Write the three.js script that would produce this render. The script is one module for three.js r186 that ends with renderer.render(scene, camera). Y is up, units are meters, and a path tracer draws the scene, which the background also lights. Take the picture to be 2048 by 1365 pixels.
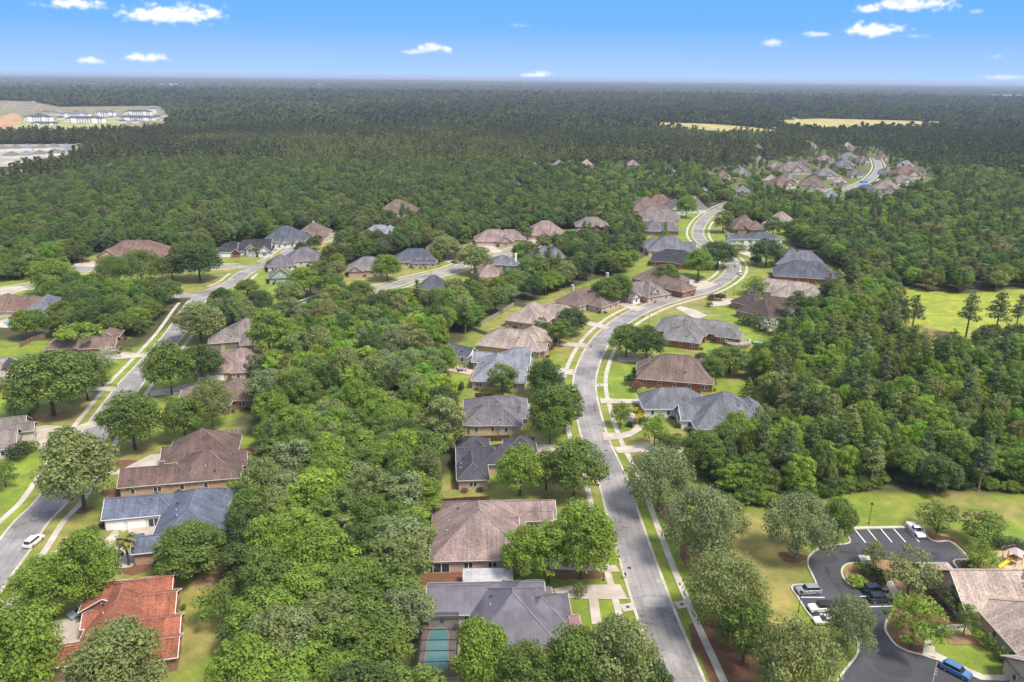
import * as THREE from 'three';
import { mergeGeometries } from 'three/addons/utils/BufferGeometryUtils.js';

// ---------------------------------------------------------------- camera, sky, sun, exposure
const D2R = Math.PI / 180;
const scene = new THREE.Scene();
const camera = new THREE.PerspectiveCamera(46.203, 1024 / 682, 1, 90000);
camera.position.set(0, 98, 0);
camera.rotation.order = 'YXZ';
camera.rotation.set(-18.311 * D2R, 0, 0.610 * D2R);
const renderer = new THREE.WebGLRenderer();
renderer.toneMapping = THREE.LinearToneMapping;
renderer.toneMappingExposure = 2.45;
renderer.shadowMap.enabled = true;

function rng(seed) { let s = seed >>> 0; return () => { s = (s + 0x6d2b79f5) | 0; let t = Math.imul(s ^ (s >>> 15), 1 | s); t = (t + Math.imul(t ^ (t >>> 7), 61 | t)) ^ t; return ((t ^ (t >>> 14)) >>> 0) / 4294967296; }; }
function hash2(x, y) { let h = Math.imul(x | 0, 374761393) + Math.imul(y | 0, 668265263); h = Math.imul(h ^ (h >>> 13), 1274126177); return ((h ^ (h >>> 16)) >>> 0) / 4294967296; }
const sstep = (a, b, x) => { const t = Math.min(1, Math.max(0, (x - a) / (b - a))); return t * t * (3 - 2 * t); };
const lerp = (a, b, t) => a + (b - a) * t;
function noise(x, y, px = 0, py = 0) {             // value noise, optionally periodic
  const x0 = Math.floor(x), y0 = Math.floor(y), fx = x - x0, fy = y - y0;
  const wx = (i) => (px ? ((i % px) + px) % px : i), wy = (i) => (py ? ((i % py) + py) % py : i);
  const u = fx * fx * (3 - 2 * fx), v = fy * fy * (3 - 2 * fy);
  return lerp(lerp(hash2(wx(x0), wy(y0)), hash2(wx(x0 + 1), wy(y0)), u), lerp(hash2(wx(x0), wy(y0 + 1)), hash2(wx(x0 + 1), wy(y0 + 1)), u), v);
}
function fbm(x, y, o = 4, p = 0) { let s = 0, a = 0.5, f = 1; for (let i = 0; i < o; i++) { s += a * noise(x * f + i * 17 * (p ? 0 : 1), y * f, p * f, p * f); a *= 0.5; f *= 2; } return s / (1 - Math.pow(0.5, o)); }

// the sky: blue air paling to the horizon, a few small fair-weather clouds, a denser cover added out of view to soften the light
{
  const W = 4096, Hh = 2048, data = new Float32Array(W * Hh * 4);
  const stops = [[0, .43, .64, .96], [1.5, .33, .565, .96], [3, .205, .49, .96], [5, .105, .41, .96], [12, .10, .36, .88], [35, .085, .30, .76], [90, .075, .26, .68]];
  const K = 0.43;                                   // the photograph's sky, before the exposure of the picture
  const clouds = [                                   // azimuth, elevation, half width, half height (degrees), strength
    [[-21.58,3.40], 3.3, .75, 1], [[-23.02,3.23], 1.7, .6, .9], [[-27.23,3.76], 1.9, .42, .9], [[-23.87,0.85], 1.5, .34, .9], [[-26.59,0.63], .85, .26, .75], [[-5.44,1.73], 1.3, .4, .95], [[-6.55,1.52], 1.1, .22, .6],
    [[1.54,0.08], 1.3, .32, .75], [[24.74,4.37], 2.6, .55, 1], [[22.14,4.12], .95, .3, .95], [[22.60,2.88], 1.8, .5, 1], [[19.43,2.71], 1.0, .2, .65], [[16.86,2.21], .9, .26, .6], [[25.01,2.57], .9, .18, .3],
    [[29.89,0.23], 1.8, .16, .4], [[28.19,3.87], .5, .14, .35], [[29.56,1.40], .4, .1, .3], [[0.48,3.23], 1.0, .12, .25]];
  for (let row = 0; row < Hh; row++) {
    const el = ((row + .5) / Hh - .5) * 180, e = Math.max(0, el);
    let k = 0; while (k < stops.length - 2 && stops[k + 1][0] < e) k++;
    const t = Math.min(1, (e - stops[k][0]) / (stops[k + 1][0] - stops[k][0])), base = [1, 2, 3].map((c) => lerp(stops[k][c], stops[k + 1][c], t) * K);
    for (let col = 0; col < W; col++) {
      const az = ((col + .5) / W - .5) * 360 + 90 - (((col + .5) / W - .5) * 360 + 90 > 180 ? 360 : 0);
      let a = 0, low = 0;
      if (el > 0) {
        if (el < 6.5 && Math.abs(az) < 36) {
          for (const [[ca, ce], hw, hh, st] of clouds) {
            const dx = (az - ca) / hw, dy = (el - ce) / hh;
            if (Math.abs(dx) > 1.6 || Math.abs(dy) > 2.2) continue;
            const n = fbm(az * 2.2 + ca * 7, el * 5.5, 5) - .5, n2 = fbm(az * 7 + 90, el * 13, 3) - .5;
            const d = 1 - Math.sqrt(dx * dx + dy * dy * (dy < 0 ? 1.9 : 1)) + n * 1.5 + n2 * .5;
            const k = sstep(.0, .8, d) * st * .86; if (k > a) { a = k; low = sstep(.25, -.6, dy) * .16; }
          }
        } else if (el > 5.5) {                       // denser unseen clouds added outside the frame as fill light
          const s = 1 / Math.tan(Math.max(el, 4) * D2R), x = Math.sin(az * D2R) * s * 2.2, y = Math.cos(az * D2R) * s * 2.2;
          a = sstep(.34, .62, fbm(x + 40, y + 11, 4)) * sstep(5.5, 10, el) * .95;
        }
      }
      const i = (row * W + col) * 4;
      data[i] = lerp(base[0], (1.3 - low * 1.1) * K, a); data[i + 1] = lerp(base[1], (1.26 - low) * K, a); data[i + 2] = lerp(base[2], (1.3 - low * .6) * K, a); data[i + 3] = 1;
    }
  }
  const sky = new THREE.DataTexture(data, W, Hh, THREE.RGBAFormat, THREE.FloatType);
  sky.mapping = THREE.EquirectangularReflectionMapping; sky.magFilter = THREE.LinearFilter; sky.needsUpdate = true;
  scene.background = sky; scene.environment = sky;
}
const sun = new THREE.DirectionalLight(new THREE.Color(1, .93, .80), 2.4);
sun.position.set(160, 330, 60); sun.target.position.set(0, 0, -60); sun.castShadow = true; sun.shadow.radius = 26;
sun.shadow.mapSize.set(4096, 4096); Object.assign(sun.shadow.camera, { left: -500, right: 500, top: 500, bottom: -500, near: 1, far: 1500 });
sun.name = 'sun'; scene.add(sun, sun.target);
scene.fog = new THREE.FogExp2(new THREE.Color(.56, .67, .90), 0.00007);

// ---------------------------------------------------------------- helpers
const V = (x, y, z) => new THREE.Vector3(x, y, z);
const taken = new Map();
function numbered(n) { const k = taken.get(n) ?? 0; taken.set(n, k + 1); return k ? n + '_' + String(k).padStart(3, '0') : n; }
function tag(o, label, category, group, kind) { o.userData.label = label; o.userData.category = category; if (group) o.userData.group = group; if (kind) o.userData.kind = kind; return o; }
function thing(name, label, category, x = 0, z = 0, turn = 0, group, y = 0) {
  const o = new THREE.Group(); o.name = numbered(name); o.position.set(x, y, z); o.rotation.y = turn; scene.add(o); return tag(o, label, category, group);
}
class MB {                                          // collects flat faces; uv in metres along each face
  constructor() { this.p = []; this.n = []; this.t = []; }
  tri(a, b, c) {
    const n = V().subVectors(b, a).cross(V().subVectors(c, a)); if (n.lengthSq() < 1e-12) return this; n.normalize();
    let ux, uz, vx, vy, vz;
    const flat = Math.abs(n.y) > .995;
    if (flat) { ux = 1; uz = 0; vx = 0; vy = 0; vz = 1; } else { const l = Math.hypot(n.x, n.z); ux = n.z / l; uz = -n.x / l; vx = n.y * uz * 1; const u = V(ux, 0, uz), v = V().crossVectors(n, u); vx = v.x; vy = v.y; vz = v.z; }
    for (const q of [a, b, c]) { this.p.push(q.x, q.y, q.z); this.n.push(n.x, n.y, n.z); this.t.push(q.x * ux + q.z * uz, q.x * vx + q.y * vy + q.z * vz); }
    return this;
  }
  quad(a, b, c, d) { return this.tri(a, b, c).tri(a, c, d); }
  box(cx, cy, cz, sx, sy, sz, turn = 0) {           // cy is the bottom
    const c = Math.cos(turn), s = Math.sin(turn), P = (x, y, z) => V(cx + x * c + z * s, cy + y, cz - x * s + z * c), x = sx / 2, z = sz / 2;
    const a = P(-x, 0, z), b = P(x, 0, z), d = P(x, 0, -z), e = P(-x, 0, -z), A = P(-x, sy, z), B = P(x, sy, z), Dd = P(x, sy, -z), E = P(-x, sy, -z);
    return this.quad(a, b, B, A).quad(b, d, Dd, B).quad(d, e, E, Dd).quad(e, a, A, E).quad(A, B, Dd, E).quad(e, d, b, a);
  }
  beam(a, b, w, h) {                                // a bar from a to b, w wide and h thick
    const d = V().subVectors(b, a).normalize(), s = V(-d.z, 0, d.x); if (s.lengthSq() < 1e-6) s.set(1, 0, 0); s.normalize().multiplyScalar(w / 2);
    const u = V().crossVectors(s, d).normalize().multiplyScalar(h / 2); if (u.y < 0) u.negate();
    const q = (p, i, j) => V(p.x + s.x * i + u.x * j, p.y + s.y * i + u.y * j, p.z + s.z * i + u.z * j);
    const A = [q(a, -1, -1), q(a, 1, -1), q(a, 1, 1), q(a, -1, 1)], B = [q(b, -1, -1), q(b, 1, -1), q(b, 1, 1), q(b, -1, 1)];
    for (let i = 0; i < 4; i++) { const j = (i + 1) % 4; this.quad(A[i], A[j], B[j], B[i]); }
    return this.quad(A[3], A[2], A[1], A[0]).quad(B[0], B[1], B[2], B[3]);
  }
  tube(a, b, r0, r1, seg = 6) {
    const d = V().subVectors(b, a).normalize(), s = Math.abs(d.y) > .9 ? V(1, 0, 0) : V(0, 1, 0), x = V().crossVectors(d, s).normalize(), y = V().crossVectors(d, x);
    const ring = (p, r) => Array.from({ length: seg }, (_, i) => { const t = i / seg * 2 * Math.PI; return V(p.x + (x.x * Math.cos(t) + y.x * Math.sin(t)) * r, p.y + (x.y * Math.cos(t) + y.y * Math.sin(t)) * r, p.z + (x.z * Math.cos(t) + y.z * Math.sin(t)) * r); });
    const A = ring(a, r0), B = ring(b, r1);
    for (let i = 0; i < seg; i++) { const j = (i + 1) % seg; this.quad(A[i], B[i], B[j], A[j]); if (r1 > .01) this.tri(b, B[j], B[i]); this.tri(a, A[i], A[j]); }
    return this;
  }
  geo() {
    const g = new THREE.BufferGeometry();
    g.setAttribute('position', new THREE.Float32BufferAttribute(this.p, 3)); g.setAttribute('normal', new THREE.Float32BufferAttribute(this.n, 3)); g.setAttribute('uv', new THREE.Float32BufferAttribute(this.t, 2));
    return g;
  }
  build(name, mat, parent) { const m = new THREE.Mesh(this.geo(), mat); m.name = parent ? name : numbered(name); (parent ?? scene).add(m); return m; }
}
const mesh = (name, g, mat, parent) => { const m = new THREE.Mesh(g, mat); m.name = parent ? name : numbered(name); (parent ?? scene).add(m); return m; };
function inside(poly, x, z) { let c = false; for (let i = 0, j = poly.length - 1; i < poly.length; j = i++) { const [a, b] = poly[i], [d, e] = poly[j]; if ((b > z) !== (e > z) && x < (d - a) * (z - b) / (e - b) + a) c = !c; } return c; }

// ---------------------------------------------------------------- textures: the grain of materials, uv in metres
function texture(n, metres, f, srgb = true) {
  const d = new Uint8Array(n * n * 4);
  for (let y = 0; y < n; y++) for (let x = 0; x < n; x++) { const c = f(x / n, y / n), i = (y * n + x) * 4; for (let k = 0; k < 3; k++) d[i + k] = Math.max(0, Math.min(255, (Array.isArray(c) ? c[k] : c) * 255)); d[i + 3] = 255; }
  const t = new THREE.DataTexture(d, n, n); t.wrapS = t.wrapT = THREE.RepeatWrapping; t.magFilter = THREE.LinearFilter; t.minFilter = THREE.LinearMipmapLinearFilter;
  if (srgb) t.colorSpace = THREE.SRGBColorSpace; t.repeat.set(1 / metres, 1 / metres); t.needsUpdate = true; return t;
}
const shingleMap = texture(1024, 17, (u, v) => {     // courses of shingle tabs, weather blotches and run-off streaks
  const row = Math.floor(v * 120), off = (row % 2) * .5, tab = Math.floor(u * 56 + off), fv = v * 120 - row;
  return .80 + (hash2(tab % 56, row) - .5) * .22 + (fbm(u * 6, v * 6, 4, 6) - .5) * .28 + (noise(u * 44, v * 3, 44, 3) - .5) * .17 - (fv < .14 ? .1 : 0);
});
const seamMap = texture(512, 9, (u, v) => { const f = (u * 22) % 1; return .82 + (f < .16 ? .16 : f < .26 ? -.12 : 0) + (fbm(u * 5, v * 5, 4, 5) - .5) * .3; });
const brickMap = texture(512, 4.5, (u, v) => {
  const row = Math.floor(v * 60), off = (row % 2) * .5, b = Math.floor(u * 20 + off), fv = v * 60 - row, fu = u * 20 + off - b, h = hash2(b % 20, row), m = fv < .16 || fu < .06;
  return m ? [.86, .84, .80] : [.68 + h * .30, .66 + h * .28 + (hash2(b % 20 + 40, row) - .5) * .1, .66 + h * .28];
});
const sidingMap = texture(256, 3, (u, v) => .93 - ((v * 16) % 1 < .14 ? .13 : 0) + (fbm(u * 4, v * 4, 3, 4) - .5) * .06);
const grassMap = texture(1024, 26, (u, v) => { const a = fbm(u * 9, v * 9, 5, 9) - .5, b = hash2(u * 1024, v * 1024) - .5, c = noise(u * 200, v * 200, 200, 200) - .5; return [.80 + a * .34 + b * .14 + c * .20, .83 + a * .24 + b * .14 + c * .18, .76 + a * .30 + b * .12 + c * .16]; });
const asphaltMap = texture(1024, 34, (u, v) => { const a = fbm(u * 7, v * 7, 5, 7) - .5, b = hash2(u * 1024 + 7, v * 1024) - .5, k = Math.abs(fbm(u * 11 + 3, v * 11, 4, 11) - .5), p = sstep(.62, .66, noise(u * 5 + 2, v * 5, 5, 5)); return .84 + a * .24 + b * .09 - (k < .008 ? .22 : 0) - p * .10; });
const concreteMap = texture(512, 12, (u, v) => { const a = fbm(u * 6, v * 6, 5, 6) - .5, b = hash2(u * 512 + 31, v * 512) - .5; return [.88 + a * .22 + b * .06, .87 + a * .22 + b * .06, .85 + a * .22 + b * .06]; });
const mulchMap = texture(512, 6, (u, v) => { const b = noise(u * 90, v * 90, 90, 90), a = fbm(u * 5, v * 5, 4, 5); return [.50 + b * .4 + a * .15, .46 + b * .38 + a * .15, .42 + b * .36 + a * .14]; });
const woodMap = texture(256, 2.4, (u, v) => .74 + (hash2(Math.floor(u * 17), 3) - .5) * .26 + (noise(u * 68, v * 4, 68, 4) - .5) * .2 - ((u * 17) % 1 < .08 ? .22 : 0));
const barkMap = texture(128, 1.5, (u, v) => .7 + (noise(u * 24, v * 8, 24, 8) - .5) * .5);
const dirtMap = texture(512, 90, (u, v) => { const a = fbm(u * 8, v * 8, 5, 8); return [.70 + a * .3, .66 + a * .34, .60 + a * .36]; });

const std = (rgb, o = {}) => new THREE.MeshStandardMaterial({ color: new THREE.Color(...rgb), roughness: .9, ...o });
const roofMat = (r, g, b) => std([r, g, b], { map: shingleMap, roughness: .92, bumpMap: shingleMap, bumpScale: .012 });
const M = {
  roof: {
    red: roofMat(.43, .150, .088), blue: roofMat(.165, .19, .27), brown: roofMat(.195, .125, .11), pink: roofMat(.37, .27, .25), tan: roofMat(.46, .37, .32), dark: roofMat(.095, .088, .115),
    plum: roofMat(.21, .19, .22), light: roofMat(.32, .335, .385), grey: roofMat(.21, .215, .25), umber: roofMat(.24, .17, .14), stone: roofMat(.26, .245, .25), cocoa: roofMat(.115, .075, .065), black: roofMat(.055, .055, .068), beige: roofMat(.43, .355, .31),
    rust: roofMat(.26, .16, .13), mid: roofMat(.28, .235, .22), slate: roofMat(.12, .13, .165), warm: roofMat(.57, .45, .38),
    metal: std([.185, .168, .21], { map: seamMap, roughness: .7, metalness: .1 }), pinkmetal: std([.46, .26, .25], { map: seamMap, roughness: .5, metalness: .2 }), whitemetal: std([.64, .62, .64], { map: seamMap, roughness: .5, metalness: .1 }),
  },
  wall: {
    redbrick: std([.36, .145, .10], { map: brickMap }), tanbrick: std([.62, .45, .33], { map: brickMap }), pinkbrick: std([.70, .54, .48], { map: brickMap }), brown: std([.40, .26, .19], { map: brickMap }),
    white: std([.80, .79, .77], { map: sidingMap }), cream: std([.74, .67, .55], { map: sidingMap }), sage: std([.36, .47, .40], { map: sidingMap }), grey: std([.5, .5, .5], { map: sidingMap }), tan: std([.60, .49, .36], { map: sidingMap }), stucco: std([.72, .66, .60], { map: concreteMap }),
  },
  trim: std([.80, .77, .74], { roughness: .6 }), browndoor: std([.22, .13, .10], { roughness: .6 }), bayshade: std([.15, .15, .16], { roughness: .5 }), softtrim: std([.60, .53, .48], { roughness: .7 }), tantrim: std([.55, .44, .36], { roughness: .7 }), pane: std([.035, .045, .06], { roughness: .12, metalness: 0 }), garage: std([.82, .80, .78], { roughness: .5 }), door: std([.12, .07, .05], { roughness: .5 }),
  asphalt: std([.392, .365, .36], { map: asphaltMap }), tar: std([.085, .085, .10], { map: asphaltMap, roughness: .8 }), patch: std([.035, .035, .042], { roughness: .6 }), concrete: std([.60, .555, .50], { map: concreteMap }), drive: std([.56, .505, .45], { map: concreteMap }), track: std([.355, .331, .327], { map: asphaltMap }), screen: std([.03, .03, .035], { transparent: true, opacity: .42, side: THREE.DoubleSide }), stain: std([.27, .25, .25], { map: asphaltMap }), repair: std([.50, .48, .47], { map: asphaltMap }), paint: std([.85, .85, .84], { roughness: .7 }),
  mulch: std([.25, .135, .085], { map: mulchMap }), dirt: std([.44, .31, .20], { map: mulchMap }), sand: std([.72, .54, .33], { map: concreteMap }), wood: std([.36, .24, .16], { map: woodMap }), greywood: std([.50, .44, .38], { map: woodMap }), darkwood: std([.16, .07, .05], { map: woodMap }), goldwood: std([.62, .38, .14], { map: woodMap }),
  bark: std([.20, .15, .11], { map: barkMap }), palebark: std([.42, .36, .30], { map: barkMap }), black: std([.02, .02, .022], { roughness: .5 }), steel: std([.5, .5, .52], { roughness: .4, metalness: .8 }), water: new THREE.MeshPhysicalMaterial({ color: new THREE.Color(.17, .44, .47), roughness: .06, clearcoat: 1, clearcoatRoughness: .03 }),
  field: std([.52, .47, .17], { map: dirtMap }), soil: std([.56, .36, .20], { map: dirtMap }), solar: std([.02, .03, .07], { roughness: .15, metalness: .4 }), white: std([.82, .82, .82], { roughness: .5 }),
};

// ---------------------------------------------------------------- ground, roads, pavements
function spline(pts, step = 3) {
  const c = new THREE.CatmullRomCurve3(pts.map(([x, z]) => V(x, 0, z)), false, 'centripetal'), n = Math.max(2, Math.round(c.getLength() / step));
  return c.getSpacedPoints(n).map((p) => [p.x, p.z]);
}
function offset(line, d) {
  return line.map(([x, z], i) => { const a = line[Math.max(0, i - 1)], b = line[Math.min(line.length - 1, i + 1)], dx = b[0] - a[0], dz = b[1] - a[1], l = Math.hypot(dx, dz) || 1; return [x - dz / l * d, z + dx / l * d]; });
}
function strip(mb, line, d0, d1, y, thick = 0) {     // a ribbon between two offsets of a line; with thickness it gets side faces
  const A = offset(line, d0), B = offset(line, d1);
  for (let i = 0; i + 1 < line.length; i++) {
    const a = V(A[i][0], y, A[i][1]), b = V(A[i + 1][0], y, A[i + 1][1]), c = V(B[i + 1][0], y, B[i + 1][1]), d = V(B[i][0], y, B[i][1]);
    if ((c.x - a.x) * (b.z - a.z) - (c.z - a.z) * (b.x - a.x) > 0) mb.quad(a, b, c, d); else mb.quad(d, c, b, a);
    if (thick) { const lo = (p) => V(p.x, y - thick, p.z); mb.quad(a, lo(a), lo(b), b).quad(c, lo(c), lo(d), d); }
  }
}
function sheet(mb, poly, y) {
  const s = new THREE.Shape(poly.map(([x, z]) => new THREE.Vector2(x, -z))), g = new THREE.ShapeGeometry(s), p = g.attributes.position, ix = g.index.array;
  for (let i = 0; i < ix.length; i += 3) { const q = [0, 1, 2].map((k) => V(p.getX(ix[i + k]), y, -p.getY(ix[i + k]))); mb.tri(...q); }
}
function smoothClosed(poly, step = 1.5) { const c = new THREE.CatmullRomCurve3(poly.map(([x, z]) => V(x, 0, z)), true, 'centripetal'); return c.getSpacedPoints(Math.round(c.getLength() / step)).slice(0, -1).map((p) => [p.x, p.z]); }
const setting = (o, label, category) => tag(o, label, category, null, 'structure');

const roadLines = {
  main: spline([[30.1,-105.3],[29.7,-112.4],[28.5,-126.6],[27.5,-144.3],[26.8,-162],[26.2,-183.7],[24.2,-205.8],[23.7,-227.5],[24.1,-245.7],[25.6,-259.7],[30.5,-282.6],[36,-300.8],[44.5,-320.6],[51.8,-333.5],[66.1,-352.5],[80.7,-366.3],[92.8,-377],[102,-389.2],[111.1,-404.2],[118.6,-421.4],[122.7,-437.4],[124.2,-454.3],[121.7,-475.2],[119.5,-496.5],[121.1,-518],[127.1,-545.5],[136.1,-573.8],[147.5,-602.9],[160.8,-630],[178.7,-659.7],[201.8,-686.6],[234.8,-710.1],[266.5,-731.5],[291,-750.1],[316.3,-769.6],[352.9,-814.1],[399.3,-896.6],[435.2,-972],[459.8,-1033.3],[478.3,-1080.8]]),
  left: spline([[-102.2,-123.1],[-105.3,-136.8],[-107.3,-148.5],[-109.6,-160.2],[-110,-169.4],[-114.4,-188.8],[-119.9,-213],[-123.5,-231.8],[-126.4,-248.1],[-128.1,-262],[-132,-291.4],[-133.9,-303.3],[-141.1,-338.7],[-144.6,-358.8]]),
  cross: spline([[-242.1,-343.7],[-236.1,-367.9],[-226.1,-375],[-210.9,-373.8],[-181.7,-362.7],[-158.8,-358.3],[-145,-359.7],[-141.8,-369],[-138.4,-381.8],[-138.7,-401.7],[-136.7,-415.4],[-132.5,-431.3],[-130.6,-448.3],[-129.1,-466.6],[-120.4,-493],[-109,-513.7]]),
  spur: spline([[-136.7,-415.4],[-147.2,-417.3],[-154.5,-416.9],[-170.9,-413.8],[-189.2,-407.2],[-206.1,-404.2],[-219.8,-405.8],[-236.9,-408.4]]),
  mid: spline([[-97.5,-321.2],[-88.1,-353.2],[-77,-367.1],[-59.9,-379.2],[-51.5,-392.8],[-42.3,-403.9],[-32.6,-415.6],[-27.6,-425.3],[-8.6,-453.1],[3.3,-470.6],[16.5,-483.2],[29.2,-491.6],[44.8,-492.4]]),
  farend: spline([[316.3,-769.6],[322.7,-752.6],[354.9,-762.1]]),
};
const roadHalf = { main: 4.1, left: 4.2, cross: 4.1, spur: 3.8, mid: 4.0, farend: 3.8 };
const roadLabel = { main: 'long curving grey street winding through the middle of the subdivision', left: 'straight grey street climbing along the left edge', cross: 'street running off the junction past the white farmhouse', spur: 'short side street ending behind the live oaks', mid: 'street passing the green two-storey house', farend: 'short far side street by the dark blue roof' };
const roadList = Object.values(roadLines);
const wear = (a) => a;
for (const [k, line] of Object.entries(roadLines)) {
  const h = roadHalf[k], y = .05 + Object.keys(roadLines).indexOf(k) * .004, mb = new MB(); strip(mb, line, -h + .55, h - .55, y); setting(mb.build('road', M.asphalt), roadLabel[k], 'road');
}
function nearOther(k, x, z, d) { for (const [j, l] of Object.entries(roadLines)) if (j !== k) for (let i = 0; i < l.length; i += 2) if (Math.hypot(l[i][0] - x, l[i][1] - z) < d) return true; return false; }
for (const [k, line] of Object.entries(roadLines)) {  // gutters and walks, broken where another street joins
  const h = roadHalf[k], far = k === 'farend';
  for (const s of [-1, 1]) {
    for (const [name, o0, o1, y, t, mat, cat] of [['kerb', h - .55, h + .05, .12, .12, M.concrete, 'kerb'], ...(far ? [] : [['sidewalk', h + 2.3, h + 3.7, .10, .1, M.concrete, 'sidewalk']])]) {
      const runs = []; let run = [];
      for (const p of line) { const q = offset([p, p], 0)[0]; if (nearOther(k, q[0], q[1], h + (name === 'kerb' ? 3.5 : 7))) { if (run.length > 2) runs.push(run); run = []; } else run.push(p); }
      if (run.length > 2) runs.push(run);
      const mb = new MB(); for (const r of runs) strip(mb, r, s * o0, s * o1, y, t);
      if (runs.length) setting(mb.build(name, mat), (name === 'kerb' ? 'pale concrete kerb along the ' : 'pale concrete sidewalk along the ') + (s < 0 ? 'one side of the ' : 'other side of the ') + roadLabel[k].replace(/^(long |straight |short )/, '').split(' ').slice(0, 7).join(' '), cat);
    }
  }
}

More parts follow.
